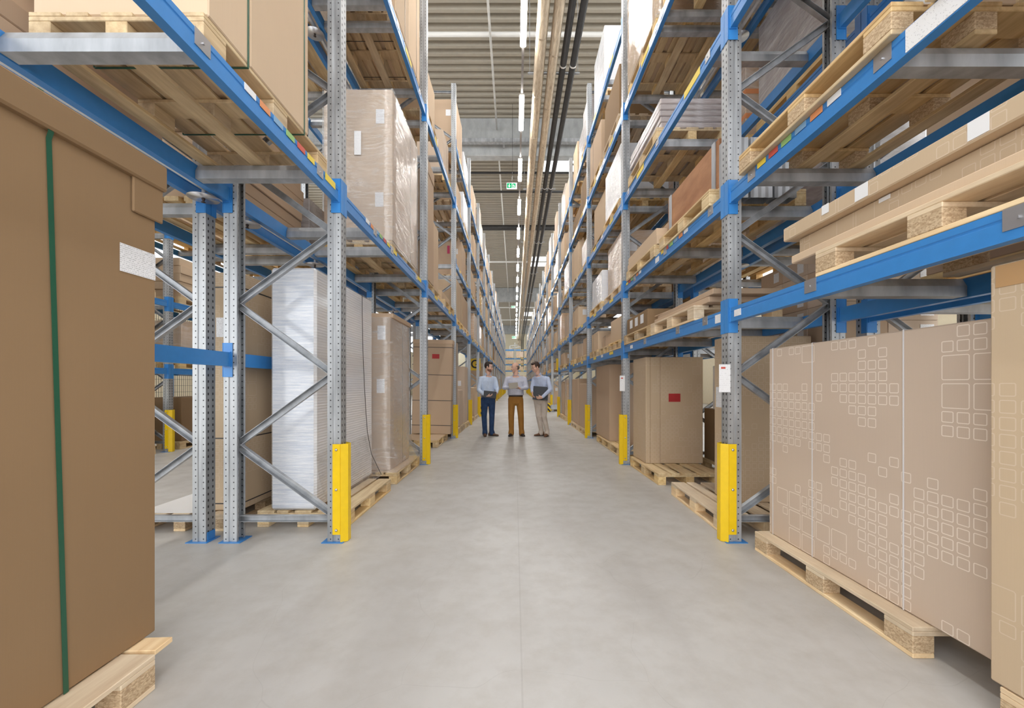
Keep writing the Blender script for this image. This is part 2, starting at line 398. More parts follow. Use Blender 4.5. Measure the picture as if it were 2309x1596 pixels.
for i, (a, b) in enumerate(((1., 16.2), (16.8, 44.8), (45.4, 73.4))):
    pipe('ceiling_conduit', 'thin cream sprinkler pipe along the roof, ' + ('before the first', 'before the second', 'before the last')[i] + ' concrete beam', 'pipe', [(-.73, a, 11.6), (-.73, b, 11.6)], .035, 'white_pipe', 8)
for lab, y, z, r, m in (('white pipe crossing the roof in front of the concrete beam', 11.9, 11.69, .068, 'white_pipe'),
                        ('thin dark pipe crossing the roof behind the first concrete beam', 18.2, 10.9, .05, 'black_pipe'),
                        ('dark pipe crossing the roof above the exit sign', 20.4, 11.1, .06, 'black_pipe'),
                        ('thick black pipe crossing the roof halfway to the second concrete beam', 25.5, 11.27, .17, 'black_pipe'),
                        ('white pipe crossing the roof beyond the thick black pipe', 33., 11.4, .07, 'white_pipe'),
                        ('white pipe crossing the roof beyond the second concrete beam', 52., 11.3, .09, 'white_pipe'),
                        ('white pipe crossing the roof far down the hall', 62., 11.3, .1, 'white_pipe')):
    pipe('roof_pipe', lab, 'pipe', [(-9, y, z), (9, y, z)], r, m, 10)
ct = thing('cable_tray', 'grey perforated cable tray along the first concrete beam', 'cable tray', (0, 15.9, 10.95), data=MB().box(-9, 9, -.08, .12, -.07, .07).mesh('cable_tray', 'galv'))
brk = MB().box(-.04, .04, -.1, .3, -.1, .1).mesh('tray_bracket', 'galv')  # side brackets reaching toward the concrete beam; the tray does not hang
for x in (-2.6, -.45, 1.75): link('tray_bracket', brk, ct, (x, 0, -.02))
thing('alarm_beacon', 'small red alarm beacon on the cable tray of the first concrete beam', 'alarm', (1.78, 15.85, 11.12), data=MB().box(-.06, .06, -.05, .05, -.06, .06).mesh('alarm_beacon', 'pink', bevel=.01))
# aisle lighting
PIT, LL = 3.2, 1.55
def lamp_row(x, k0, k1, z, where, grp, far=8):
    y0 = 8.93+PIT*k0-1; y1 = 8.93+PIT*k1+1
    thing('light_rail', f'thin grey rail carrying the lamps {where}', 'light rail', (x, 0, z+.055), data=MB().box(-.03, .03, y0, y1, -.03, .03).mesh('light_rail', 'rail_grey'))
    hs = cached('lamp_h', lambda: MB().box(-.07, .07, -LL/2, LL/2, -.018, .022).mesh('housing', 'white_pipe'))
    df = cached('lamp_d', lambda: MB().prism([(-.066, 0), (-.066, -.02), (-.05, -.04), (.05, -.04), (.066, -.02), (.066, 0)], -LL/2+.01, LL/2-.01, 'y').mesh('diffuser', 'led'))
    for k in range(k0, k1+1):
        j = k-k0
        if grp: t = thing('pendant_lamp', f'white strip lamp on the rail {where}', 'lamp', (x, 8.93+PIT*k, z), group=grp)
        elif k < 0: t = thing('pendant_lamp', 'white strip lamp on the aisle rail, above and behind the camera', 'lamp', (x, 8.93+PIT*k, z), group='lamps above the camera')
        else:
            lab = f'lit strip lamp over the middle of the aisle, {ORD[k]} from the camera' if k < 12 else 'small lit strip lamp at the far end of the row over the aisle'
            t = thing('pendant_lamp', lab, 'lamp', (x, 8.93+PIT*k, z), group='strip lamps over the aisle' if k < 12 else 'farthest strip lamps over the aisle')
        link('housing', hs, t, (0, 0, 0)); link('diffuser', df, t, (0, 0, -.018))
ZL = 9.5
lamp_row(.2, -3, 19, ZL, 'over the aisle', None)
lamp_row(-4.9, -3, 6, ZL, 'over the next aisle on the left', 'lamps over the next aisle on the left')
lamp_row(5.2, -3, 6, ZL, 'over the next aisle on the right', 'lamps over the next aisle on the right')
# exit signs
def exit_sign(x, y, z, w, lab):
    h = w*.56; t = thing('exit_sign', lab, 'exit sign', (x, y, z))
    link('panel', MB().box(-w/2, w/2, 0, .05, -h/2, h/2).mesh('panel', 'exit_white'), t)
    link('green_field', MB().box(-w*.47, 0, -.006, -.001, -h*.42, h*.42).mesh('green_field', 'exit_light'), t)
    a = MB().prism([(-.045*w/.4, .06*w/.4), (-.02*w/.4-.0, .06*w/.4), (-.02*w/.4, -.005*w/.4), (.02*w/.4, -.005*w/.4), (-.0325*w/.4, -.075*w/.4), (-.085*w/.4, -.005*w/.4), (-.045*w/.4, -.005*w/.4)], -.012, -.008, 'y').mesh('arrow', 'exit_white')
    link('arrow', a, t, (-w*.16, 0, .0))
    s = w/.4
    fig = MB().box(.02*s, .15*s, -.006, -.002, -.085*s, .085*s).mesh('door_field', 'exit_light'); link('door_field', fig, t)
    man = MB()
    for p, q, r in (((.075, .03), (.075, .03), .014), ((.07, .01), (.09, -.03), .011), ((.09, -.03), (.065, -.07), .008), ((.09, -.03), (.12, -.06), .008), ((.07, .005), (.045, -.02), .007), ((.075, .005), (.11, .0), .007)):
        man.capsule((p[0]*s, -.008, p[1]*s), r*s, (q[0]*s+1e-4, -.008, q[1]*s), r*s, 8, 2)
    link('running_figure', man.mesh('running_figure', 'exit_white'), t)
    link('hanging_wire', MB().tube((0, .025, h/2), (.03, .025, h/2+.5), .006, n=6).tube((.03, .025, h/2+.5), (.03, .025, ZC-z-.1), .006, n=6).mesh('hanging_wire', 'black'), t)
exit_sign(-.121, 15.55, 9.0, .40, 'green and white exit sign hanging over the aisle, largest of the three')
exit_sign(-.16, 40., 9.03, .42, 'green and white exit sign hanging mid hall, middle of the three')
exit_sign(-.1, 66., 9.05, .75, 'green and white exit sign hanging before the end wall, farthest of the three')
# pipes bending down in front of the end wall
pipe('wall_pipe', 'grey pipe bending down in front of the end wall, upper one', 'pipe', [(.63, 72.8, 8.5), (-.9, 72.8, 8.3), (-.9, 72.8, 4.2)], .1, 'white_pipe', 10)
pipe('wall_pipe', 'grey pipe bending down in front of the end wall, lower one', 'pipe', [(.97, 72.8, 8.2), (-.6, 72.8, 7.9), (-.6, 72.8, 4.2)], .1, 'white_pipe', 10)

# ------------------------------------------------------------------ pallet racking
BAY, YF = 3.07, 3.214
D = .93
ROWS = {
    'A': dict(x=-1.38, s=-1, nm='left rack', y0=YF-BAY), 'B': dict(x=1.69, s=1, nm='right rack', y0=YF-BAY),
    'C': dict(x=-3.38, s=1, nm='outer left rack', y0=YF-BAY), 'D': dict(x=3.72, s=-1, nm='outer right rack', y0=YF-BAY),
    'E': dict(x=-6.42, s=-1, nm='far left rack', y0=7.45-BAY)}
PH = 8.28
def post_mesh(s):
    pts = [(.106, -.028), (.106, -.05), (.066, -.05), (.061, -.043), (.045, -.043), (.04, -.05), (0, -.05), (0, .05), (.04, .05), (.045, .043), (.061, .043), (.066, .05), (.106, .05), (.106, .028)]
    return cached(('post', s), lambda: MB().strip([(s*x, y) for x, y in pts], -.0025*(1 if s > 0 else -1), .006, PH).mesh('post', 'post'))
def brace_mesh(L):
    return cached(('brace', round(L, 3)), lambda: MB().strip([(-.018, .022), (.018, .022), (.018, -.022), (-.018, -.022)], .003, 0, L, 'x').mesh('brace', 'galv'))
def guard_mesh(s):
    def f():
        mb = MB(); th = .004*(1 if s > 0 else -1)
        mb.strip([(s*x, y) for x, y in ((0.0, -.06), (-.045, -.025), (-.045, .025), (0.0, .06))], th, .003, .78)
        mb.strip([(s*x, y) for x, y in ((.06, -.06), (0.0, -.06))], th, .065, .78)
        mb.strip([(s*x, y) for x, y in ((0.0, .06), (.06, .06))], th, .065, .78)
        return mb.mesh('column_guard', 'yellow')
    return cached(('guard', s), f)
def frame(row, k, guard=True, braces=True, lab=None, bolts=False, group=None):
    r = ROWS[row]; s = r['s']; y = r['y0']+k*BAY
    lab = lab or f'grey steel upright frame{" with yellow foot guard" if guard else ""}, {ORD[k]} along the {r["nm"]}'
    t = thing('upright_frame', lab, 'rack frame', (r['x'], y, 0), group=group or f'upright frames of the {r["nm"]}')
    link('post', post_mesh(s), t); link('post', post_mesh(-s), t, (s*D, 0, 0))
    bp = cached('foot', lambda: MB().box(-.085, .085, -.075, .075, 0, .005).mesh('foot_plate', 'blue'))
    for x in (.06, D-.06): link('foot_plate', bp, t, (s*x, 0, .0005))
    lug = cached('lug', lambda: MB().box(-.0025, .0025, -.04, .04, .006, .075).mesh('foot_lug', 'blue'))
    for x in (-.004, D+.004): link('foot_lug', lug, t, (s*x, 0, 0))
    if guard:
        g = link('column_guard', guard_mesh(s), t)
        if bolts:
            bm = cached('bolt', lambda: MB().lathe((0, 0, 0), [(.011, 0), (.011, .003), (.008, .007), (.003, .009)], 10).mesh('bolt', 'steel', smooth=True))
            for z in (.10, .42, .735): link('bolt', bm, g, (s*.03, -.0645, z), (R(90), 0, 0))
    if braces:
        xa, xb = .095, D-.095; z = .19; up = True
        hm = brace_mesh(xb-xa)
        for zz in (.175, 8.1): link('strut', hm, t, (s*xa if s > 0 else -xb, 0, zz))
        dz = .535; L = math.hypot(xb-xa, dz); a = math.atan2(dz, xb-xa); dm = brace_mesh(L); i = 0
        z = .215
        while z+dz < 8.1:
            if i % 2 == 0: ang = a if s > 0 else math.pi-a; p = (s*xa, 0, z)           # foot at the aisle post, rising inward
            else: ang = math.pi-a if s > 0 else a; p = (s*xb, 0, z)
            link('brace', dm, t, p, (0, -ang, 0)); z += dz+.032; i += 1
    return t
def beam_mesh(s):
    pts = [(.010, -.055), (.010, .014), (.014, .018), (.014, .024), (.010, .028), (.010, .055), (.058, .055), (.058, -.055)]
    return cached(('beam', s), lambda: MB().prism([(s*x, z) for x, z in pts], .066, BAY-.066, 'y').mesh('beam', 'blue'))
def conn_mesh(s, e):
    e_ = e
    def f():
        mb = MB()
        if e_ == 0: mb.box(s*.002, s*.075, .0525, .0565, -.14, .13).box(-s*.0045, -s*.0005, .003, .0565, -.14, .13).box(s*.004, s*.064, .0565, .066, -.06, .06)
        else: mb.box(s*.002, s*.075, -.0565, -.0525, -.14, .13).box(-s*.0045, -s*.0005, -.0565, -.003, -.14, .13).box(s*.004, s*.064, -.066, -.0565, -.06, .06)
        return mb.mesh('connector', 'blue')
    return cached(('conn', s, e), f)
def bar_mesh(s):
    def f():
        mb = MB(); a, b = (.061*s, (D-.061)*s) if s > 0 else ((D-.061)*s, .061*s)
        mb.strip([(-.012, .054), (-.036, .008), (-.036, -.05), (.036, -.05), (.036, .008), (.012, .054)], .002, a, b, 'x')
        return mb.mesh('support_bar', 'galv')
    return cached(('bar', s), f)
def shelf(row, b, zc, lev, bars=(), detail=2, tags=(), one=False):
    """a level of one bay: two blue beams, their connectors, grey cross bars and stickers"""
    r = ROWS[row]; s = r['s']; y = r['y0']+b*BAY
    t = thing('rack_shelf', f'blue shelf beams, {ORD[lev]} level up, {ORD[b]} bay of the {r["nm"]}', 'rack shelf', (r['x'], y, zc), group=f'shelf levels of the {r["nm"]}')
    fb = link('front_beam', beam_mesh(s), t); rb = link('rear_beam', beam_mesh(-s), t, (s*D, 0, 0))
    if detail >= 1:
        for o, ss in ((fb, s), (rb, -s))[:2 if detail >= 2 else 1]:
            link('connector', conn_mesh(ss, 0), o); link('connector', conn_mesh(ss, 1), o, (0, BAY, 0))
    for yb in bars:
        o = link('support_bar', bar_mesh(s), t, (0, yb, 0))
        if detail >= 3:
            cm = cached(('clip', s), lambda: MB().box(s*.009, s*.006, -.045, .045, -.02, .056).tube((s*.006, 0, .015), (-s*.001, 0, .015), .006, n=8).mesh('bar_clip', 'steel'))
            link('bar_clip', cm, o)
    for (m, yc, w, zo, h) in tags:
        me = cached(('tag', m, s, round(w, 3), round(h, 3)), lambda: MB().box(s*.0095, s*.0065, -w/2, w/2, -h/2, h/2).mesh('location_label', m))
        link('location_label', me, fb, (0, yc, zo))
    return t
TOPZ = .0575   # goods stand this far above a beam's middle

# ------------------------------------------------------------------ pallets
def pallet_parts(m, L=1.2, W=.8):
    def f():
        hl, hw = L/2, W/2; q = {}
        mb = MB()
        for cx, w in ((-hw+.0725, .145), (-hw*.5+.02, .1), (0, .145), (hw*.5-.02, .1), (hw-.0725, .145)): mb.box(cx-w/2, cx+w/2, -hl, hl, .1225, .144)
        for cy in (-hl+.0725, 0, hl-.0725): mb.box(-hw, hw, cy-.0725, cy+.0725, .1005, .1222)
        q['deck'] = mb.mesh('deck', m, bevel=.003)
        q['block'] = MB().box(-.05, .05, -.0725, .0725, .0222, .1003).mesh('block', 'chip', bevel=.003)
        q['blockw'] = MB().box(-.05, .05, -.0725, .0725, .0222, .1003).mesh('block', m, bevel=.003)
        q['runner'] = MB().box(-.05, .05, -hl, hl, 0, .022).mesh('runner', m, bevel=.003)
        return q
    return cached(('pal', m, L, W), f)
def pallet(label, x, y, z, m='wood', L=1.2, W=.8, rotz=0, detail=2, chip=True, group='wooden pallets'):
    q = pallet_parts(m, L, W)
    if detail < 2:
        def f():
            hl, hw = L/2, W/2; mb = MB()
            for cx in (-hw+.0725, -hw*.45, 0, hw*.45, hw-.0725): mb.box(cx-.065, cx+.065, -hl, hl, .1005, .144)
            for cx in (-hw+.05, 0, hw-.05):
                for cy in (-hl+.0725, 0, hl-.0725): mb.box(cx-.05, cx+.05, cy-.0725, cy+.0725, .022, .1005)
                mb.box(cx-.05, cx+.05, -hl, hl, 0, .022)
            return mb.mesh('pallet', m)
        return thing('pallet', label, 'pallet', (x, y, z), rotz, group, cached(('farpal', m, L, W), f))
    t = thing('pallet', label, 'pallet', (x, y, z), rotz, group)
    link('deck', q['deck'], t)
    for cx in (-W/2+.05, 0, W/2-.05):
        link('runner', q['runner'], t, (cx, 0, 0))
        for cy in (-L/2+.0725, 0, L/2-.0725): link('block', q['block' if chip else 'blockw'], t, (cx, cy, 0))
    return t
PT = .1455

# ------------------------------------------------------------------ goods
def boxmesh(w, d, h, m, bev, nm='carton', open_=False):
    return cached(('box', nm, round(w, 3), round(d, 3), round(h, 3), m, bev), lambda: MB().box(-w/2, w/2, -d/2, d/2, 0, h).mesh(nm, m, bevel=bev))
def decal(parent, name, m, face, u, v, w, h, dim, off=.0015, label=None):
    """thin sheet on a face of a box whose base centre is the parent's origin; u,v = centre on that face"""
    W, Dp, H = dim; th = .0012
    if face in ('-x', '+x'):
        k = -1 if face == '-x' else 1; mb = MB().box(k*(W/2+off), k*(W/2+off+th), u-w/2, u+w/2, v-h/2, v+h/2)
    else:
        k = -1 if face == '-y' else 1; mb = MB().box(u-w/2, u+w/2, k*(Dp/2+off), k*(Dp/2+off+th), v-h/2, v+h/2)
    o = link(name, mb.mesh(name, m), parent)
    if label: o['label'] = label
    return o
def strap(parent, m, axis, c, dim, w=.014, name='strap', z1=None, low=0):
    """a band round a box: axis 'y' = plane y=c, 'z' = plane z=c"""
    W, Dp, H = dim; g = .0015; t = .0015; mb = MB(); H = z1 or H
    if axis == 'y':
        for k in (-1, 1): mb.box(k*(W/2+g), k*(W/2+g+t), c-w/2, c+w/2, low-g-t if low else 0, H+g+t)
        mb.box(-W/2-g, W/2+g, c-w/2, c+w/2, H+g, H+g+t)
        if low: mb.box(-W/2-g, W/2+g, c-w/2, c+w/2, low-g-t, low-g)
    elif axis == 'x':
        for k in (-1, 1): mb.box(c-w/2, c+w/2, k*(Dp/2+g), k*(Dp/2+g+t), 0, H+g+t)
        mb.box(c-w/2, c+w/2, -Dp/2-g, Dp/2+g, H+g, H+g+t)
    else:
        for k in (-1, 1):
            mb.box(k*(W/2+g), k*(W/2+g+t), -Dp/2-g-t, Dp/2+g+t, c-w/2, c+w/2)
            mb.box(-W/2-g, W/2+g, k*(Dp/2+g), k*(Dp/2+g+t), c-w/2, c+w/2)
    return link(name, mb.mesh(name, m), parent)
def carton(label, x, y, z, w, d, h, m='card', rot=(0, 0, 0), bev=.006, name='carton', cat='carton', group=None):
    o = thing(name, label, cat, (x, y, z), 0, group, boxmesh(w, d, h, m, bev, name)); o.rotation_euler = rot
    return o
def film(parent, dim, g=.008, drop=.0, name='stretch_film', flare=0., m='film', seed=1, zt=.0):
    """stretch film drawn round a box: a slightly crinkled skin"""
    W, Dp, H = dim; rr = random.Random(seed); mb = MB(); rs = []
    nz = max(3, int(H/.09)); nu, nv = max(3, int(W/.12)), max(3, int(Dp/.12))
    for j in range(nz+1):
        z = -drop+(H+drop+zt)*j/nz; fl = flare*max(0, 1-j/nz*6)
        a, b = W/2+g+fl, Dp/2+g+fl; ring = []
        for k in range(nu): ring.append((-a+2*a*k/nu, -b))
        for k in range(nv): ring.append((a, -b+2*b*k/nv))
        for k in range(nu): ring.append((a-2*a*k/nu, b))
        for k in range(nv): ring.append((-a, b-2*b*k/nv))
        rs.append([(px*(1+.0*z)+rr.uniform(0, .004)*(1 if px > 0 else -1), py+rr.uniform(0, .004)*(1 if py > 0 else -1), z+rr.uniform(-.01, .01)*(0 < j < nz)) for px, py in ring])
    mb.rings(rs, caps=False)
    return link(name, mb.mesh(name, m, smooth=True), parent)
# ------------------------------------------------------------------ frames and shelf levels
N = 19
for row in 'AB':
    for k in range(0, N+1): frame(row, k, True, k <= 10, bolts=k <= 3)
for row in 'CD':
    for k in range(0, 5): frame(row, k)
for k in range(0, 4): frame('E', k, bolts=k == 1)
LV = {'A': lambda b: [2.75, 5.5] if b < 3 else [2.65, 4.08, 5.5, 6.88], 'B': lambda b: [2.72, 4.12, 5.52, 6.92] if b == 5 else ([1.80, 2.74, 4.12, 5.52] if b < 2 else [1.78, 2.70, 4.10, 5.50, 6.92]),
      'C': lambda b: [2.75, 5.5], 'D': lambda b: [2.74, 4.12, 5.52] if b == 1 else [1.8, 2.74, 4.12, 5.52], 'E': lambda b: [1.5, 2.75, 4.1, 5.5]}
rainbow = ['label_white', 'label_orange', 'label_blue', 'label_green', 'label_red', 'label_yellow']
def strip_tags(y0): return [(m, y0+i*.125, .09, 0.036, .036) for i, m in enumerate(rainbow)]
BARS = (.22, 1.22, 1.62, 2.66)
SPECIAL = {('A', 0, 0): dict(bars=(.5, 1.63, 2.70), tags=strip_tags(1.95)+[('label_yellow', 2.86, .16, .03, .05)]),
           ('A', 1, 0): dict(bars=(.75, 1.30, 2.42), tags=strip_tags(.55)+[('label_yellow', 1.4, .16, .03, .045), ('label_yellow', 2.55, .3, .03, .05)]),
           ('A', 1, 1): dict(bars=(.3, 1.24, 1.52, 2.6), tags=[('label_yellow', 2.0, .3, .02, .06), ('label_white', .6, .4, .02, .06)]),
           ('B', 0, 0): dict(bars=(.4, 1.2, 2.15), tags=[('paper', 2.9, .09, .0, .05)]),
           ('B', 0, 1): dict(bars=(.55, 1.70, 2.72), tags=strip_tags(1.98)+[('paper_plain', 1.47, .24, .0, .1)]),
           ('B', 0, 2): dict(bars=(.55, 1.64, 2.72), tags=[]),
           ('B', 1, 0): dict(bars=(.35, .95, 2.0), tags=[('paper', .12, .1, .0, .07), ('paper', 2.6, .12, .0, .05)]),
           ('B', 1, 1): dict(bars=(.25, 1.3, 2.45), tags=strip_tags(.75)+[('paper', 1.55, .12, .0, .06)]+strip_tags(2.2)),
           ('B', 1, 2): dict(bars=(.3, 1.55, 2.75), tags=[('label_yellow', .62, .34, .02, .07), ('label_yellow', 2.2, .3, .02, .07)]),
           ('B', 1, 3): dict(bars=(.3, 1.4, 1.6, 2.75), tags=[('label_yellow', 2.0, .3, .02, .07), ('label_white', .9, .5, .02, .07)])}
for row, nb in (('A', N), ('B', N)):
    for b in range(nb):
        for l, zc in enumerate(LV[row](b)):
            sp = SPECIAL.get((row, b, l))
            if sp: shelf(row, b, zc, l, sp['bars'], 3, sp['tags']); continue
            tags = [('label_yellow', .75, .26, .025, .05), ('label_yellow', 2.2, .26, .025, .05)] if b < 12 else []
            if b < 12: tags.append((('label_white', 'paper_plain')[l % 2], 1.5, .16, .025, .05))
            shelf(row, b, zc, l, BARS if b < 6 else ((BARS[0], BARS[2]) if b < 10 else ()), 2 if b < 7 else (1 if b < 14 else 0), tags)
for row, nb in (('C', 4), ('D', 4)):
    for b in range(nb):
        for l, zc in enumerate(LV[row](b)): shelf(row, b, zc, l, BARS, 2)
for b in range(3):
    for l, zc in enumerate(LV['E'](b)): shelf('E', b, zc, l, BARS, 2, [('label_yellow', .8, .24, .02, .05)])
def back_beam(row, b, z):
    r = ROWS[row]; s = r['s']
    t = thing('rack_rail', f'single blue beam low across the back of the {ORD[b]} bay of the {r["nm"]}', 'rack beam', (r['x']+s*D, r['y0']+b*BAY, z))
    link('beam', beam_mesh(-s), t)
    link('connector', conn_mesh(-s, 0), t); link('connector', conn_mesh(-s, 1), t, (0, BAY, 0))
back_beam('A', 0, 1.45); back_beam('A', 1, 1.45)

# ------------------------------------------------------------------ goods in the first bays, left rack
def at(row, b): return f'{ORD[b]} bay of the {ROWS[row]["nm"]}'
# first bay, floor: the tall lidded carton beside the camera
pal0 = pallet('wooden pallet with chipboard blocks under the huge lidded carton beside the camera', -1.876, 1.04, 0, 'pale_wood', 1.2, .8)
c = carton('huge brown lidded carton with green strap, nearest thing on the left', -1.93, 1.17, .147, .64, 1.24, 1.985, 'card_dark', name='tall_carton')
dim = (.64, 1.24, 1.985)
link('lid', boxmesh(.70, 1.30, .115, 'card_dark', .008, 'lid'), c, (0, 0, 1.975))
link('lid_flap', MB().box(.323, .335, .50, .642, 1.83, 2.0).mesh('lid_flap', 'card_dark', bevel=.004), c)
mb = MB(); o_ = [(.337, .17, 2.095), (.337, .20, 1.97), (.3235, .205, 1.95), (.3235, .258, .0)]
for p, q in zip(o_, o_[1:]):
    k = len(mb.v); mb.v += [(p[0], p[1]-.008, p[2]), (p[0], p[1]+.008, p[2]), (q[0], q[1]+.008, q[2]), (q[0], q[1]-.008, q[2])]
    mb.v += [(p[0]+.002, p[1]-.008, p[2]), (p[0]+.002, p[1]+.008, p[2]), (q[0]+.002, q[1]+.008, q[2]), (q[0]+.002, q[1]-.008, q[2])]
    mb.f += [(k, k+1, k+2, k+3), (k+4, k+5, k+6, k+7), (k, k+1, k+5, k+4), (k+2, k+3, k+7, k+6), (k+1, k+2, k+6, k+5), (k, k+3, k+7, k+4)]
mb.box(-.35, .337, .162, .178, 2.092, 2.095)
link('strap', mb.mesh('strap', 'strap_green'), c)
decal(c, 'shipping_label', 'paper', '+x', .535, 1.625, .16, .115, dim)
link('tape', MB().box(.3215, .3228, -.05, -.02, .0, 1.9).mesh('tape', 'card_dark'), c)
link('loose_board', MB().box(-.14, .14, -.045, .045, 0, .022).mesh('loose_board', 'pale_wood', bevel=.002), pal0, (.236, .66, .122), (0, 0, R(3)))
# first bay, shelf
z = 2.75+TOPZ
pallet('wooden pallet on the near left shelf, seen from below, carrying two strapped cartons', -1.82, 2.42, z, 'old_wood', 1.2, .80, chip=False)
c = carton('tall light-brown carton with green strap on the near left shelf, one nearer the camera', -1.82, 1.985, z+PT, .81, .285, 1.7, 'card_light', name='tall_carton'); strap(c, 'strap_green', 'y', .13, (.81, .285, 1.7), .012, low=-.024)
c = carton('tall light-brown carton with green strap on the near left shelf, one against the post', -1.82, 2.435, z+PT, .81, .595, 1.7, 'card_light', name='tall_carton'); strap(c, 'strap_green', 'y', .245, (.81, .595, 1.7), .012, low=-.024)
decal(c, 'shipping_label', 'paper', '+x', .19, 1.02, .12, .15, (.81, .595, 1.7)); 
# second bay, floor
pallet('wooden pallet under the silver film-wrapped stack, second bay of the left rack', -1.86, 4.1, 0, 'wood', 1.2, .8, R(0), chip=False)
c = carton('tall stack of sheets tightly wrapped in silvery film behind the first left post', -1.945, 4.19, .147, .40, 1.38, 2.13, 'wrap_silver', (0, R(0), 0), .02, 'wrapped_load', 'wrapped load')
mb = MB(); W, Hh = .215, 2.1
rs = []
for j in range(12):
    zz = .5*j/11; fl = .13*max(0, 1-zz/.5)**2+.004
    rs.append([(.2+fl, -.69+1.38*k/14+rnd.uniform(-.003, .003), zz+.004) for k in range(15)])
b0 = len(mb.v); mb.v += [p for r_ in rs for p in r_]
for j in range(11):
    for k in range(14): a_ = b0+j*15+k; mb.f.append((a_, a_+1, a_+16, a_+15))
link('stretch_film', mb.mesh('stretch_film', 'film', smooth=True), c)
for (ya, za, yb, zb) in ((.33, 2.12, .62, .02), (-.46, 1.0, -.28, .02)):
    pts = [(.215+.13*max(0, 1-(za+(zb-za)*t/8)/.5)**2, ya+(yb-ya)*(t/8)**2, za+(zb-za)*t/8) for t in range(9)]
    link('strap', MB().path(pts, .0035, 6).mesh('strap', 'strap_black'), c)
pallet('wooden pallet under the film-wrapped carton with two white labels, second bay of the left rack', -1.88, 5.6, 0, 'wood', 1.2, .8, chip=False)
thing('cardboard_sheet', 'pale cardboard sheet between pallet and the film-wrapped carton with two white labels', 'sheet', (-1.88, 5.6, .1455), data=boxmesh(.78, 1.16, .004, 'card_light', 0, 'cardboard_sheet'))
c = carton('tall film-wrapped brown carton with two white labels on the floor, second bay of the left rack', -1.905, 5.56, .1535, .62, .92, 1.96, 'card_grey', name='tall_carton'); dim = (.62, .92, 1.96)
link('lid', boxmesh(.66, .9, .06, 'card', .004, 'lid'), c, (.01, .02, 1.955))
decal(c, 'shipping_label', 'paper', '-y', .20, 1.76, .10, .18, dim); decal(c, 'shipping_label', 'paper', '-y', .19, 1.08, .10, .18, dim)
strap(c, 'strap_green', 'y', .1, dim, .006); film(c, dim, .01, .0, flare=.12, seed=4)
# second bay, first shelf
pallet('wooden pallet under the tall film-wrapped load on the lower shelf, second bay of the left rack', -1.85, 5.31, z, 'wood', 1.2, .80, chip=False)
c = carton('tall film-wrapped brown carton with hanging document on the lower left shelf, behind the first post', -1.85, 5.31, z+PT, .81, 1.20, 1.78, 'card_grey', name='tall_carton'); dim = (.81, 1.2, 1.78)
decal(c, 'shipping_label', 'paper', '-y', .26, 1.46, .10, .17, dim); decal(c, 'shipping_label', 'paper', '-y', .25, .48, .10, .17, dim)
link('document', MB().box(-.04, .04, -.616, -.614, 1.0, 1.28).mesh('document', 'paper_plain'), c)
strap(c, 'strap_green', 'y', .2, dim, .008, low=-.024); film(c, dim, .01, .06, seed=7)
c = None
# second bay, upper shelf
z5 = 5.5+TOPZ
for i, (y, m, h) in enumerate(((4.0, 'card_light', 2.2), (5.35, 'card_light', 2.1))):
    pallet(f'old wooden pallet with planks seen from below on the upper shelf, second bay of the left rack, {("nearer", "farther")[i]} one', -1.83, y, z5, 'old_wood', 1.2, .81, chip=False)
    for j in range(2):
        c = carton(f'tall pale carton on the upper shelf, second bay of the left rack, {ORD[i*2+j]} of four', -1.83+.0*j, y-.3+.6*j, z5+PT, .82, .585, h-.06*j, m, name='tall_carton')
        strap(c, 'strap_black', 'y', .1, (.82, .585, h-.06*j), .01, low=-.024)
# third bay
pallet('wooden pallet carrying the leaning strapped carton, third bay of the left rack', -1.93, 8.5, 0, 'wood', 1.2, .8, chip=False)
thing('cardboard_sheet', 'pale cardboard sheet on the pallet before the leaning strapped carton', 'sheet', (-1.93, 8.4, .1455), data=boxmesh(.78, .98, .004, 'card_light', 0, 'cardboard_sheet'))
c = carton('broad brown carton with red label and dark straps, standing beside third left post', -1.86, 8.97, .158, .86, .24, 2.05, 'card', (0, R(1.2), 0), name='tall_carton'); dim = (.86, .24, 2.05)
for zz in (.19, .74, 1.31, 1.92): strap(c, 'strap_black', 'z', zz, dim, .012)
decal(c, 'red_label', 'red_card', '-y', .07, 1.72, .16, .10, dim); link('lid', boxmesh(.88, .26, .09, 'card', .004, 'lid'), c, (0, 0, 2.0))
c = carton('narrow dark carton upright on the floor behind the left rack post, third bay', -2.16, 7.2, .001, .14, .8, 2.1, 'card_dark', name='tall_carton')
for zz in (.5, 1.2): strap(c, 'strap_black', 'z', zz, (.14, .8, 2.1), .012)
pallet('wooden pallet under the tall plain carton, lower shelf, third bay of the left rack', -1.83, 7.0, z, 'wood', 1.2, .82, chip=False)
c = carton('tall plain brown carton just past the second left post, lower shelf', -1.8, 6.68, z+PT, .78, .5, 1.92, 'card', name='tall_carton'); link('lid', boxmesh(.80, .52, .2, 'card', .004, 'lid'), c, (0, 0, 1.73))
carton('brown carton behind the tall plain carton, lower shelf, third bay of the left rack', -1.83, 7.27, z+PT, .76, .58, 1.2, 'card_light', name='tall_carton')
pallet('wooden pallet at the far end of the lower shelf, third bay of the left rack', -1.8, 8.55, z, 'wood', 1.2, .82, chip=False)
carton('flat brown carton on the far pallet, lower shelf, third bay of the left rack', -1.84, 8.6, z+PT, .7, 1.0, .22, 'card_light')

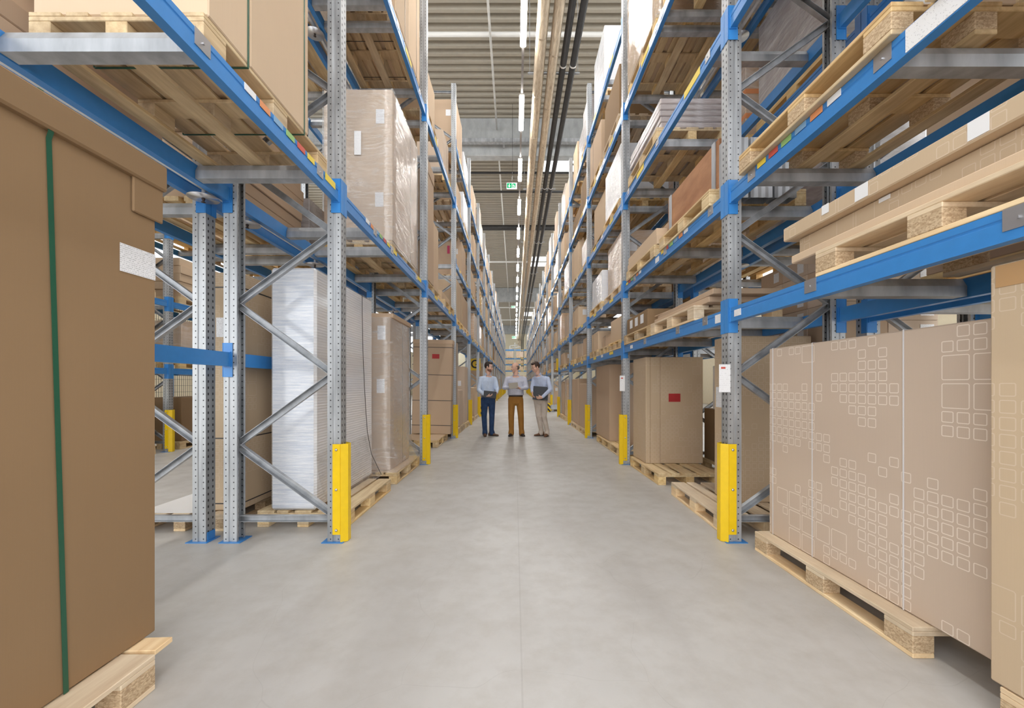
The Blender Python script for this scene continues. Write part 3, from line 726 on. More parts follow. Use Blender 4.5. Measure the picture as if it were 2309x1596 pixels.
# outer left rack
pallet('wooden pallet with white sheet behind the two tall posts, outer left rack', -2.86, 4.0, 0, 'pale_wood', 1.2, .8)
thing('cardboard_sheet', 'large white sheet lying on the pallet behind the two tall posts', 'sheet', (-2.95, 3.98, .1455), data=boxmesh(.6, 1.1, .004, 'label_white', 0, 'cardboard_sheet'))
c = carton('tall narrow brown carton with dark straps and label, standing between the back to back racks', -2.515, 4.2, .1505, .24, 1.42, 2.08, 'card_faint', name='tall_carton'); dim = (.24, 1.42, 2.08)
for zz in (.06, .63, 1.28, 1.95): strap(c, 'strap_black', 'z', zz, dim, .01)
decal(c, 'shipping_label', 'paper', '-y', -.045, 1.6, .1, .17, dim)
for i, (b, y, h, m) in enumerate(((0, 2.3, .9, 'wrap_grey'), (1, 4.2, .75, 'card'), (1, 5.5, .6, 'wrap_grey'), (2, 7.2, .9, 'card'), (2, 8.5, .7, 'wrap_card'))):
    pallet(f'wooden pallet on the lower shelf of the outer left rack, {ORD[i]} along', -2.92, y, z, 'wood', 1.2, .8, detail=1)
    if i == 1 or i == 0:
        nl = 7
        for q in range(nl): carton(f'flat carton in a pile on the outer left rack, {ORD[q]} from the bottom, {"nearer" if i == 0 else "farther"} pile', -2.92+rnd.uniform(-.02, .02), y+rnd.uniform(-.02, .02), z+PT+q*.121, .76, 1.16, .118, 'card', name='flat_carton', cat='carton', group='flat cartons piled in the outer left rack')
    else: carton(f'load on the lower shelf of the outer left rack, {ORD[i]} along', -2.92, y, z+PT, .76, 1.14, h, m, name='wrapped_load', cat='load')
for i, y in enumerate((2.2, 4.1, 5.5)):
    pallet(f'wooden pallet on the upper shelf of the outer left rack, {ORD[i]} along', -2.92, y, z5, 'wood', 1.2, .8, detail=1)
    carton(f'whitish film-wrapped load high in the outer left rack, {ORD[i]} along', -2.92, y, z5+PT, .76, 1.14, (1.3, 1.5, 1.1)[i], 'wrap_white', name='wrapped_load', cat='wrapped load')
# rack in the far left rack on the left
E = ROWS['E']
for b in range(3):
    for l, zc in [(-1, 0)]+list(enumerate(LV['E'](b))):
        for j, yo in enumerate((.85, 2.2)):
            y = E['y0']+b*BAY+yo; zz = zc+TOPZ if l >= 0 else 0
            if l == -1 and (b, j) in ((1, 0), (1, 1)): pass
            pl = 'floor' if l < 0 else ORD[l]+' level'
            lab = f'{pl}, {ORD[b]} bay, far left rack, {("nearer", "farther")[j]} place'
            pallet(f'pallet on {lab}', E['x']-.44, y, zz, 'wood', 1.2, .8, detail=1)
            if l in (1, 2):
                for q in range(5): carton(f'flat carton, {ORD[q]} up in its pile, {lab}', E['x']-.44+rnd.uniform(-.02, .02), y+rnd.uniform(-.02, .02), zz+PT+q*.152, .76, 1.1, .149, ('wrap_card', 'card_light', 'card')[(b+j) % 3], name='flat_carton', group='piled flat cartons in the far left rack')
            else: carton(f'brown load on {lab}', E['x']-.44, y, zz+PT, .74, 1.05, (.85, .8, .7)[(b+j+l) % 3], ('card_dark', 'wrap_card', 'card')[(b+l+j) % 3], name='large_carton', cat='carton')
# mesh fence behind it
def fence():
    t = thing('mesh_fence', 'black wire mesh fence with blue posts behind the rack in the far left rack', 'fence', (-8.6, 6.0, 0))
    for k in range(5): link('post', MB().box(-.03, .03, -.03, .03, 0, 3.6).mesh('post', 'blue'), t, (0, k*2., 0))
    mb = MB()
    for i in range(1, 121):
        y = i*8./121; mb.box(-.003, .003, y-.003, y+.003, .1, 3.5)
    for i in range(22): mb.box(-.006, -.001, 0, 8., .1+i*.16, .106+i*.16)
    link('mesh_panel', mb.mesh('mesh_panel', 'black'), t)
fence()

# ------------------------------------------------------------------ goods in the first bays, right rack
pallet('wooden pallet with chipboard blocks under the printed box at the lower right', 2.215, 2.42, 0, 'pale_wood', 1.2, .8)
c = carton('long brown box printed with white rounded squares, on the pallet by the right post', 2.255, 2.285, .1465, .70, 1.41, 1.37, 'card_print', name='printed_carton'); dim = (.70, 1.41, 1.37)
for y in (.66, .27, -.33): strap(c, 'strap_white', 'y', y, dim, .007)
pallet('pale wooden pallet under the box at the right edge of the view', 2.2, .88, 0, 'pale_wood', 1.2, .8, R(2))
c = carton('brown box with faint rounded squares at the right edge, closest to the camera', 2.17, .93, .1465, .74, 1.16, 1.545, 'card_faint', (0, 0, R(2.0)), name='printed_carton')
decal(c, 'tape', 'tape', '-x', .5, 1.5, .12, .08, (.74, 1.16, 1.545))
# lower shelf: flat printed cartons on a pallet
zb = 1.80+TOPZ
pallet('wooden pallet on the lowest right shelf, under the flat printed cartons', 2.11, 1.66, zb, 'pale_wood', 1.2, .82)
z1 = zb+PT
c = carton('bottom flat carton hanging out beyond its pallet on the lowest right shelf', 2.10, 1.75, z1, .74, 1.50, .05, 'card_light', name='flat_carton')
c = carton('middle flat printed carton of the pile on the lowest right shelf', 2.16, 1.72, z1+.0515, .76, 1.56, .105, 'card_faint', name='flat_carton')
decal(c, 'tape', 'label_white', '-x', .2, .09, .06, .02, (.76, 1.56, .105))
c = carton('top flat carton with white tape of the pile on the lowest right shelf', 2.12, 1.76, z1+.158, .80, 1.60, .085, 'card_faint', name='flat_carton'); dim = (.8, 1.6, .085)
decal(c, 'tape', 'label_white', '-x', .22, .045, .075, .07, dim); decal(c, 'tape', 'label_white', '-x', -.28, .045, .07, .07, dim); decal(c, 'tape', 'label_white', '-x', .45, .06, .05, .05, dim)
# second shelf
z2 = 2.74+TOPZ
pallet('worn wooden pallet with chipboard blocks on the second right shelf by the post', 2.08, 2.36, z2, 'old_wood', 1.2, .84)
thing('cardboard_sheet', 'thin cardboard sheet on the worn pallet on the second right shelf', 'sheet', (2.08, 2.36, z2+.1455), data=boxmesh(.8, 1.16, .006, 'card_light', 0, 'cardboard_sheet'))
pallet('worn wooden pallet on the second right shelf, almost overhead', 2.08, 1.02, z2, 'old_wood', 1.2, .84)
c = carton('brown carton with red and white tape on the second right shelf, almost overhead', 2.08, 1.06, z2+PT, .76, 1.06, .8, 'card', name='large_carton')
decal(c, 'tape', 'label_white', '+y', -.1, .08, .5, .12, (.76, 1.06, .8)); decal(c, 'tape', 'pink', '-x', .4, .06, .2, .05, (.76, 1.06, .8))
pallet('wooden pallet on the third right shelf, high above the camera', 2.08, 2.3, 4.12+TOPZ, 'wood', 1.2, .84, chip=False)
carton('brown carton on the third right shelf, high above the camera', 2.1, 2.3, 4.12+TOPZ+PT, .78, 1.1, .8, 'card')
# second bay, floor
pallet('pale wooden pallet jutting into the aisle at the first right post', 2.15, 3.92, 0, 'pale_wood', 1.2, .8, R(-2.5), chip=False)
c = carton('upright brown carton with white label, half hidden by the first right post', 2.40, 3.89, .1465, .76, .30, 1.56, 'card_faint', name='tall_carton')
decal(c, 'shipping_label', 'paper', '-x', .06, .98, .11, .2, (.76, .30, 1.56))
pallet('wooden pallet under the carton with the red label, second bay of the right rack', 2.18, 5.56, 0, 'wood', 1.2, .8, chip=False)
c = carton('big brown carton with red label on the floor, second bay of the right rack', 2.235, 5.89, .1465, .80, .60, 1.49, 'card_faint', name='tall_carton'); dim = (.8, .60, 1.49)
decal(c, 'red_label', 'red_card', '-y', .0, .92, .165, .115, dim)
for x in (-.34, -.2): link('seam', MB().box(x-.002, x+.002, -.3015, -.3005, 0, 1.49).mesh('seam', 'card_dark'), c)
# second bay, lowest shelf
pallet('wooden pallet under the flattened cartons on the lowest shelf, second bay of the right rack', 2.11, 4.37, zb, 'pale_wood', 1.2, .84, chip=False)
for i, (w, l, h, y, x, rz) in enumerate(((.72, 1.36, .055, 4.33, 2.12, 1.), (.70, 1.45, .05, 4.28, 2.13, -1.), (.66, 1.5, .012, 4.36, 2.16, 4.))):
    carton(f'flattened brown carton, {("bottom", "middle", "top")[i]} of three, lowest shelf, second bay of right rack', x, y, z1+.001+(0, .056, .107)[i], w, l, h, 'card', (0, 0, R(rz)), .004, name='flat_carton')
pallet('dark wooden pallet at the far end of the lowest shelf, second bay of the right rack', 2.11, 5.585, zb, 'old_wood', 1.2, .84, chip=False)
c = carton('low dark-brown carton with labels at the second right post, lowest shelf', 2.1, 5.68, z1, .74, .95, .24, 'card_dark')
for y in (-.25, 0, .25): decal(c, 'shipping_label', 'paper', '-x', y, .14, .13, .12, (.74, .95, .24))
# second bay, second shelf
pallet('wooden pallet under the plywood crate on the second shelf, second bay of the right rack', 2.10, 4.05, z2, 'wood', 1.2, .84, chip=False)
c = thing('plywood_crate', 'reddish plywood crate on the second shelf, second bay of the right rack', 'crate', (2.14, 4.08, z2+PT))
link('panel', boxmesh(.70, 1.16, .44, 'plywood', .004, 'panel'), c, (0, 0, .03)); link('base_rail', MB().box(-.355, .355, -.585, .585, 0, .029).mesh('base_rail', 'pale_wood', bevel=.003), c)
for y in (-.5, .5): link('corner_strip', MB().box(-.362, -.3515, y-.03, y+.03, .03, .47).mesh('corner_strip', 'galv'), c)
for q in range(3): thing('steel_bin', f'small ribbed galvanised bin beside the plywood crate, {ORD[q]} from the aisle', 'bin', (1.84+.2*q, 3.36, z2), data=MB().strip([(-.09, -.06), (-.06, -.055), (-.03, -.06), (0, -.055), (.03, -.06), (.06, -.055), (.09, -.06), (.09, .06), (-.09, .06), (-.09, -.06)], .003, .0, .5).mesh('steel_bin', 'galv'))
pallet('wooden pallet under the long narrow cartons on the second shelf, second bay of the right rack', 2.10, 5.42, z2, 'wood', 1.2, .84, chip=False)
for q, (x, zz, l) in enumerate(((1.78, 0, 1.25), (1.93, 0, 1.35), (2.08, 0, 1.25), (2.23, 0, 1.25), (1.80, .112, 1.2), (1.95, .112, 1.5), (2.1, .112, 1.3), (1.98, .224, .8))):
    carton(f'long narrow carton in the loose pile on the second shelf, second bay of the right rack, {ORD[q]} one up', x, 5.43+(.0, .04, .02, 0, .05, .0, -.03, -.15)[q], z2+PT+zz, .14, l, .11, ('card_light', 'card')[q % 2], (0, 0, 0), .004, name='long_carton', group='long narrow cartons on the second right shelf')
# second bay, third shelf: film-wrapped sheets
z3 = 4.12+TOPZ
pallet('wooden pallet under the film-wrapped sheets on the third shelf, second bay of the right rack', 2.12, 5.36, z3, 'wood', 1.2, .86, chip=False)
for q in range(5):
    carton(f'grey film-wrapped bundle of sheets on the third shelf, second bay of the right rack, {ORD[q]} up', 2.13+rnd.uniform(-.012, .012), 5.40, z3+PT+q*.0725, .78, 1.24, .071, 'wrap_grey', (0, 0, R(rnd.uniform(-.7, .7))), .01, name='wrapped_sheets', cat='sheets', group='wrapped sheets on the third right shelf')
# second bay, fourth shelf
z4 = 5.52+TOPZ
for i, y in enumerate((4.0, 5.42)):
    pallet(f'wooden pallet with planks seen from below on the fourth shelf, second bay of the right rack, {("nearer", "farther")[i]} one', 2.11, y, z4, 'wood', 1.2, .81, chip=False)
    c = carton(f'tall {("brown carton with dark straps", "film-wrapped pale carton")[i]} on the fourth shelf, second bay of the right rack', 2.11, y, z4+PT, .82, 1.21, 1.4, ('card', 'card_light')[i], name='tall_carton')
    if i == 0:
        for x in (-.25, .2): strap(c, 'strap_black', 'x', x, (.82, 1.21, 1.4), .02)
    else: film(c, (.82, 1.21, 1.4), .01, .05, seed=9)
# third bay, floor
pallet('wooden pallet under the square carton on the floor, third bay of the right rack', 2.2, 8.2, 0, 'wood', 1.2, .8, chip=False)
carton('square-edged brown carton on the floor, third bay of the right rack', 2.19, 8.4, .1465, .7, 1.25, 1.5, 'card', name='tall_carton')
pallet('wooden pallet just past the second right post, third bay', 2.2, 6.99, 0, 'wood', 1.2, .8, chip=False)
carton('narrow brown carton just past the second right post, third bay', 2.35, 7.0, .1465, .5, .9, 1.5, 'card_grey', name='tall_carton')

# outer right rack
n = 0
def label_stack(x0, y0, z0, nx, ny, nz, where, w=.44, d=.36, h=.165):
    for i in range(nx):
        for j in range(ny):
            for k in range(nz):
                c = carton(f'white-labelled carton, {where}, {ORD[k]} layer up, {ORD[j]} along, {ORD[i]} deep', x0+i*(w+.004)+w/2, y0+j*(d+.004)+d/2, z0+k*(h+.002), w, d, h, 'card_grey' if (i+j+k) % 3 else 'card', (0, 0, 0), .004, name='labelled_carton', group='labelled cartons behind the right rack')
                if i == 0: decal(c, 'shipping_label', 'paper', '-x', -.09, .085, .085, .10, (w, d, h))
                if j == 0 and i == nx-1: decal(c, 'shipping_label', 'paper', '-y', .12, .085, .12, .09, (w, d, h))
pallet('wooden pallet under the labelled cartons on the floor behind the right rack', 3.27, 4.1, 0, 'wood', 1.2, .86, detail=1)
label_stack(2.83, 3.5, PT, 2, 3, 14, 'big block behind right rack')
pallet('wooden pallet under the low dark carton on the floor behind the right rack', 3.27, 5.5, 0, 'wood', 1.2, .86, detail=1)
carton('dark carton on the floor behind the right rack, beyond the labelled block', 3.27, 5.5, PT, .8, 1.1, .75, 'card_dark', name='large_carton')
c = carton('white cabinet-like box on the floor behind the right rack, beyond the labelled block', 3.1, 5.35, PT+.752, .5, .8, .62, 'label_white', name='white_box')
for i, (y, zc, m, h, nm) in enumerate(((4.15, 2.74, 'wrap_grey', 1.02, 'grey film-wrapped'), (5.5, 2.74, 'wrap_card', .8, 'brown film-wrapped'), (4.1, 4.12, 'wrap_grey', 1.1, 'tall grey film-wrapped'), (5.5, 4.12, 'wrap_card', .9, 'brown banded film-wrapped'), (2.3, 4.12, 'wrap_grey', 1.1, 'grey film-wrapped'), (7.2, 4.12, 'wrap_card', 1., 'film-wrapped'), (2.2, 2.74, 'card', .7, 'plain brown'), (2.2, 1.8, 'card', .6, 'plain brown'), (1.0, 1.8, 'card', .6, 'plain pale brown'), (7.2, 2.74, 'card', .8, 'brown'), (8.5, 2.74, 'card_dark', .8, 'dark'), (7.2, 1.8, 'card', .6, 'brown'), (8.5, 1.8, 'card', .6, 'far brown'), (4.0, 5.52, 'wrap_white', 1.5, 'white film-wrapped'), (5.4, 5.52, 'wrap_grey', 1.3, 'grey film-wrapped'))):
    bb = int((y-.144)/BAY); lv = ORD[LV['D'](bb).index(zc)]
    w_ = f'{lv} shelf of the outer right rack, {ORD[bb]} bay, {("nearer", "farther")[int((y-.144)/BAY % 1 > .5)]} end'
    pallet(f'pallet on the {w_}', 3.27, y, zc+TOPZ, 'wood', 1.2, .86, detail=1)
    c = carton(f'{nm} load on the {w_}', 3.27, y, zc+TOPZ+PT, .84, 1.14, h, m, name='wrapped_load' if 'wrap' in m else 'large_carton', cat='load')
    if 'banded' in nm:
        for zz in (.25, .55): strap(c, 'label_orange', 'z', zz, (.84, 1.14, h), .06, 'band')

# ------------------------------------------------------------------ goods further down the aisle
LOOK = {'card': 'brown carton', 'card_light': 'pale brown carton', 'card_grey': 'greyish brown carton', 'card_dark': 'dark brown carton', 'wrap_card': 'film-wrapped brown load', 'wrap_white': 'white film-wrapped load', 'wrap_grey': 'grey film-wrapped load'}
FAR_P = 11; NFAR = MB()
def goods(row, b, l, zc, gap):
    r = ROWS[row]; s = r['s']; ys = r['y0']+b*BAY; zz = zc+TOPZ if l >= 0 else 0.0
    n = 2 if rnd.random() < .72 else 3; white = (row, b, l) == ('B', 2, 4)
    if white: n = 2
    pl = 1.2 if n == 2 else .82
    place = 'floor' if l < 0 else ORD[l]+' shelf up'
    for j in range(n):
        if rnd.random() < (.05 if l >= 0 else .12) or (white and j == 0): continue
        yc = ys+(.86+1.36*j if n == 2 else .56+.98*j)+rnd.uniform(-.04, .04)
        inset = rnd.uniform(-.03, .07); xc = r['x']+s*(.44+inset*.5)
        pos = (('nearer end', 'farther end') if n == 2 else ('nearer end', 'middle', 'farther end'))[j]
        where = f'{place}, {ORD[b]} bay, {r["nm"]}, {pos}'
        pm = rnd.choice(['wood', 'wood', 'pale_wood', 'old_wood'])
        if b < FAR_P: pallet(f'wooden pallet on {where}', xc, yc, zz, pm, pl, .84, detail=2 if b < 3 else 1, chip=rnd.random() < .3, group='wooden pallets')
        else:
            x0, x1 = xc-.42, xc+.42
            for q in (-1, 0, 1):
                NFAR.box(x0, x1, yc+q*(pl/2-.07)-.07, yc+q*(pl/2-.07)+.07, zz, zz+.1)
            NFAR.box(x0, x1, yc-pl/2, yc+pl/2, zz+.1, zz+.144)
        top = l == len(LV[row](b))-1
        hmax = (rnd.uniform(.95, 1.45) if top else gap-.42)
        h = hmax*rnd.choice([1, .97, .9, .82, .7, .55]) if l >= 0 or row == 'A' else hmax*rnd.uniform(.85, 1.)
        if row == 'A' and gap > 2: h = hmax*rnd.choice([1, .9, .75])
        m = rnd.choices(list(LOOK), [2.6, 2.2, 1.2, .3, 3.2, 2.0, .8])[0]
        if l < 0: m = rnd.choice(['card', 'card_grey', 'card', 'wrap_card', 'card_light'])
        if white: m, h = 'wrap_white', 1.33
        if row == 'A' and l < 0 and (b == 4 or (b, j) == (3, 1)): h = rnd.uniform(.75, 1.05)
        sz = 'tall' if h > 1.1 else ('low' if h < .5 else 'square')
        w, d = .80-rnd.uniform(0, .08), pl-.03-rnd.uniform(0, .14)
        nm = 'wrapped_load' if m.startswith('wrap') else 'large_carton'
        wb = round(w, 2); db = round(d, 2); hb = round(h, 2)
        o = carton(f'{sz} {LOOK[m]} on {where}', xc+s*(inset*.5), yc, zz+PT, wb, db, hb, m, (0, 0, R(rnd.uniform(-1, 1))), .012, name=nm, cat='carton' if nm == 'large_carton' else 'wrapped load')
        if b < 8 and rnd.random() < .5: decal(o, 'shipping_label', 'paper', '-y', -s*.2, hb*.7, .12, .15, (wb, db, hb))
        if b < 7 and rnd.random() < .12: decal(o, 'tape', 'pink', '-y', .0, hb*.75, .07, .22, (wb, db, hb))
        if b < 6 and m.startswith('card') and rnd.random() < .5: strap(o, 'strap_black', 'y', db*.2, (wb, db, hb), .01)
for row in 'AB':
    for b in range(2, N):
        L = LV[row](b); zz = [0]+L+[8.6]
        for l in range(-1, len(L)):
            if b == 5 and l < 0: continue
            if b == 2 and (l < 0 or (row == 'A' and l == 0)): continue
            if row == 'A' and b == 5 and l == 1: continue
            gap = zz[l+2]-(zz[l+1] if l >= 0 else 0)-.06
            goods(row, b, l, L[l] if l >= 0 else 0, gap)
q = link('distant_pallets', NFAR.mesh('distant_pallets', 'wood')); tag(q, 'wooden pallets under the goods at the far end of both racks', 'pallets', None, 'stuff')
# the pile of empty pallets in the tunnel bay
for q in range(7): pallet(f'empty pallet in the pile in the sixth bay of the left rack, {ORD[q]} up', -1.83, 16.6, 4.08+TOPZ+q*.1445, ('pale_wood', 'wood')[q % 2], 1.2, .8, detail=1, group='pile of empty pallets')
pallet('wooden pallet behind the pile of empty pallets, sixth bay of the left rack', -1.83, 17.8, 4.08+TOPZ, 'wood', 1.2, .8, detail=1)
carton('square film-wrapped load behind the pile of empty pallets, sixth bay of the left rack', -1.83, 17.8, 4.08+TOPZ+PT, .76, 1.1, .85, 'wrap_card', name='wrapped_load', cat='wrapped load')

# ------------------------------------------------------------------ signs, buffers, notices, sprinklers
def letter(txt, size):
    cu = bpy.data.curves.new('letter', 'FONT'); cu.body = txt; cu.size = size; cu.extrude = .002; cu.align_x = 'CENTER'; cu.align_y = 'CENTER'; cu.offset = .006
    ob = bpy.data.objects.new('tmp', cu); COL.objects.link(ob)
    me = bpy.data.meshes.new_from_object(ob.evaluated_get(bpy.context.evaluated_depsgraph_get()))
    bpy.data.objects.remove(ob); me.materials.clear(); me.materials.append(M['ink']); return me
t = thing('aisle_sign', 'square yellow sign with black letter G on the left rack', 'sign', (-1.56, 15.65, 2.04), data=MB().box(-.21, .21, 0, .012, -.235, .235).mesh('aisle_sign', 'yellow'))
link('letter', letter('G', .46), t, (-.005, -.003, 0), (R(90), 0, 0))
thing('aisle_sign', 'yellow sign mostly hidden behind a post of the right rack', 'sign', (1.83, 15.65, 2.04), data=MB().box(-.21, .21, 0, .012, -.235, .235).mesh('aisle_sign', 'yellow'))
def buffer(x, y, s, lab):
    t = thing('rack_buffer', lab, 'guard rail', (x, y, 0))
    link('rail', MB().box(0, s*.95, -.04, .04, .12, .33).mesh('rail', 'galv', bevel=.01), t)
    link('end_post', MB().box(-s*.13, 0, -.07, .07, 0, .42).mesh('end_post', 'hazard', bevel=.01), t)
    link('end_post', MB().box(s*.951, s*1.05, -.07, .07, 0, .42).mesh('end_post', 'hazard', bevel=.01), t)
buffer(1.62, 18.2, 1, 'low grey buffer rail with black and yellow striped end at the right rack')
buffer(-1.42, 15.75, -1, 'low grey buffer rail with black and yellow striped end at the left rack')
t = thing('notice_sheet', 'white paper notice with red mark taped to the first right post', 'notice', (1.6845, 3.185, 1.29), data=MB().box(-.0015, -.0005, -.0, .085, -.105, .105).mesh('notice_sheet', 'paper_plain'))
t.location = (1.66, 3.158, 1.30); t.data = MB().box(-.045, .045, -.0015, -.0003, -.11, .11).mesh('notice_sheet', 'paper_plain')
link('red_mark', MB().box(-.03, .005, -.003, -.002, .075, .09).mesh('red_mark', 'label_red'), t)
t = thing('notice_sheet', 'narrow white paper notice on the second right post', 'notice', (1.675, 6.225, 1.27), data=MB().box(-.04, .04, -.0015, -.0003, -.12, .12).mesh('notice_sheet', 'paper_plain'))
link('red_mark', MB().box(-.02, .01, -.003, -.002, .07, .09).mesh('red_mark', 'label_red'), t)
def sprinkler(x, y, z, lab):
    t = thing('sprinkler', lab, 'sprinkler', (x, y, z))
    link('shield', MB().lathe((0, 0, 0), [(.105, 0), (.1, .006), (.03, .016), (.02, .016)], 24).mesh('shield', 'steel', smooth=True), t)
    link('nozzle', MB().lathe((0, 0, -.035), [(.004, 0), (.016, .004), (.006, .014), (.012, .026), (.012, .037)], 10).mesh('nozzle', 'leather', smooth=True), t)
    link('stem', MB().tube((0, 0, .016), (0, 0, .060), .012, n=10).mesh('stem', 'white_pipe'), t)
for side, x in (('left', -2.38), ('right', 2.70)):
    for nm, z in (('lower', 2.755), ('upper', 5.505)):
        pipe('sprinkler_pipe', f'thin sprinkler pipe between the back to back racks on the {side}, {nm} one', 'pipe', [(x, .2, z), (x, 14., z)], .02, 'white_pipe', 8)
        for i, y in enumerate((3.05, 3.55, 4.75, 7.8)) if side == 'left' else enumerate((3.4, 4.8)):
            if nm == 'upper' and i == 0: continue
            sprinkler(x, y, z-.082, f'round sprinkler shield under the {nm} pipe of the {side} racks, {ORD[i]} along')
t = thing('riser_pipe', 'white upright sprinkler riser behind the leaning strapped carton', 'pipe', (-2.38, 9.55, 0), data=MB().tube((0, 0, 1.95), (0, 0, 2.72), .06, n=14).tube((0, 0, 0), (0, 0, 1.72), .03, n=12).mesh('riser_pipe', 'white_pipe'))
link('valve', MB().lathe((0, 0, 1.72), [(.03, 0), (.075, .01), (.075, .03), (.045, .04), (.045, .19), (.075, .2), (.075, .225), (.06, .23)], 16).mesh('valve', 'steel'), t)
# rack closing off the far end
er = ['lowest', 'second', 'third', 'top']
for i, x in enumerate((-3.1, .0, 3.1)):
    t = thing('upright_frame', f'grey upright frame of the rack across the far end, {ORD[i]} from the left', 'rack frame', (x, 66., 0))
    link('post', MB().box(-.05, .05, 0, .1, 0, 8.2).mesh('post', 'galv'), t); link('post', MB().box(-.05, .05, .85, .95, 0, 8.2).mesh('post', 'galv'), t)
for i, z in enumerate((2.05, 3.5, 4.55, 5.55, 6.98)):
    for j, x in enumerate((-3.1, 0.)):
        nm_ = ('left', 'right')[j]
        t = thing('rack_shelf', f'blue shelf beams of the rack across the far end, {ORD[i]} level up, {nm_} bay', 'rack shelf', (x+1.55, 66., z))
        link('front_beam', MB().box(-1.49, 1.49, .0, .05, -.07, .07).mesh('front_beam', 'blue'), t)
        link('rear_beam', MB().box(-1.49, 1.49, .9, .95, -.07, .07).mesh('rear_beam', 'blue'), t)
        link('location_label', MB().box(-.6, -.1, -.005, -.001, -.05, .05).mesh('location_label', 'label_yellow'), t)
        for q, dx in enumerate((-.75, .7)):
            if z > 6.5: continue
            pallet(f'pallet of the rack across the far end, {ORD[i]} level up, {nm_} bay, {("left", "right")[q]} place', x+1.55+dx, 66.45, z+.075, 'wood', 1.2, .9, R(90)*0, detail=1)
            carton(f'load of the rack across the far end, {ORD[i]} level up, {nm_} bay, {("left", "right")[q]} place', x+1.55+dx, 66.45, z+.075+PT, 1.15, .8, (.55, .5, .45, .95, .9)[i], ('card', 'wrap_card', 'card_light')[(i+q+j) % 3], name='large_carton')
# ------------------------------------------------------------------ people
simple('skin', srgb(224, 180, 158), .55, var=.04)
def m_cloth(name, col, k=40, v=.1):
    t = NT(name); o = t.obj(); f = t.noise(o, k, 3); b = t.noise(t.scale(o, (1, 1, .6)), 11, 3)
    c = t.mix(t.ramp(b, .3, .7), tuple(x*(1-v) for x in col), tuple(x*(1+v*.6) for x in col))
    t.bsdf(col=c, rough=.85, spec=.2, normal=t.bump(b, .6, .04)); M[name] = t.m
m_cloth('shirt_blue', srgb(204, 218, 240)); m_cloth('shirt_grey', srgb(204, 206, 220)); m_cloth('shirt_lilac', srgb(192, 204, 230))
m_cloth('jeans', srgb(52, 74, 110), 30, .35); m_cloth('mustard', srgb(160, 114, 56)); m_cloth('beige_cloth', srgb(208, 196, 184))
simple('shoe_brown', srgb(96, 70, 54), .5); simple('shoe_black', srgb(42, 36, 36), .45); simple('shoe_tan', srgb(112, 74, 46), .5)
simple('hair_dark', srgb(46, 34, 28), .6, var=.2); simple('hair_grey', srgb(108, 96, 88), .6, var=.2); simple('hair_brown', srgb(62, 42, 30), .6, var=.2)
simple('stubble', srgb(128, 92, 76), .7); simple('folder', srgb(38, 40, 46), .5); simple('tablet', srgb(150, 142, 130), .5, var=.05); simple('eye_white', (.75, .72, .7), .3)
simple('lips', srgb(176, 108, 96), .5)
def fuse(mb, name, m, vox=.007, it=3):
    me = bpy.data.meshes.new('tmp'); me.from_pydata(mb.v, [], mb.f)
    bm = bmesh.new(); bm.from_mesh(me); bmesh.ops.recalc_face_normals(bm, faces=bm.faces); bm.to_mesh(me); bm.free()
    ob = bpy.data.objects.new('tmp', me); COL.objects.link(ob)
    md = ob.modifiers.new('r', 'REMESH'); md.mode = 'VOXEL'; md.voxel_size = vox; md.use_smooth_shade = True
    if it: sm = ob.modifiers.new('s', 'SMOOTH'); sm.factor = .5; sm.iterations = it
    dg = bpy.context.evaluated_depsgraph_get(); dg.update()
    out = bpy.data.meshes.new_from_object(ob.evaluated_get(dg)); out.name = name
    bpy.data.objects.remove(ob); out.materials.clear(); out.materials.append(M[m])
    for p in out.polygons: p.use_smooth = True
    return out
def V(*a): return Vector(a)
def oring(c, rx, a, ry, b, n=20): return [c+rx*a*math.cos(2*math.pi*i/n)+ry*b*math.sin(2*math.pi*i/n) for i in range(n)]
def hand(mb, w, d, nrm, side, curl=.9, k=1.):
    """palm, four bent fingers and a thumb; d = finger direction, nrm = the way the palm faces, side = thumb side"""
    d = d.normalized(); nrm = (nrm-d*nrm.dot(d)).normalized(); s = d.cross(nrm)*side
    kn = w+d*.085*k
    for q in (-.026, -.009, .009, .026): mb.capsule(w+s*q*.7, .016*k, kn+s*q*1.05*k, .0135*k, 10, 2)
    for q, L in ((.029, .066), (.010, .074), (-.010, .070), (-.029, .056)):
        p0 = kn+s*q*k; a1 = curl*.6; a2 = curl*1.35
        p1 = p0+(d*math.cos(a1)+nrm*math.sin(a1))*L*.52*k; p2 = p1+(d*math.cos(a2)+nrm*math.sin(a2))*L*.48*k
        mb.capsule(p0, .0105*k, p1, .0095*k, 8, 2); mb.capsule(p1, .0095*k, p2, .008*k, 8, 2)
    t0 = w+s*.026*k+d*.022*k; t1 = t0+(s*.75+d*.75+nrm*.25).normalized()*.042*k; t2 = t1+(d*.85+nrm*.5+s*.1).normalized()*.034*k
    mb.capsule(t0, .0135*k, t1, .011*k, 8, 2); mb.capsule(t1, .011*k, t2, .009*k, 8, 2)
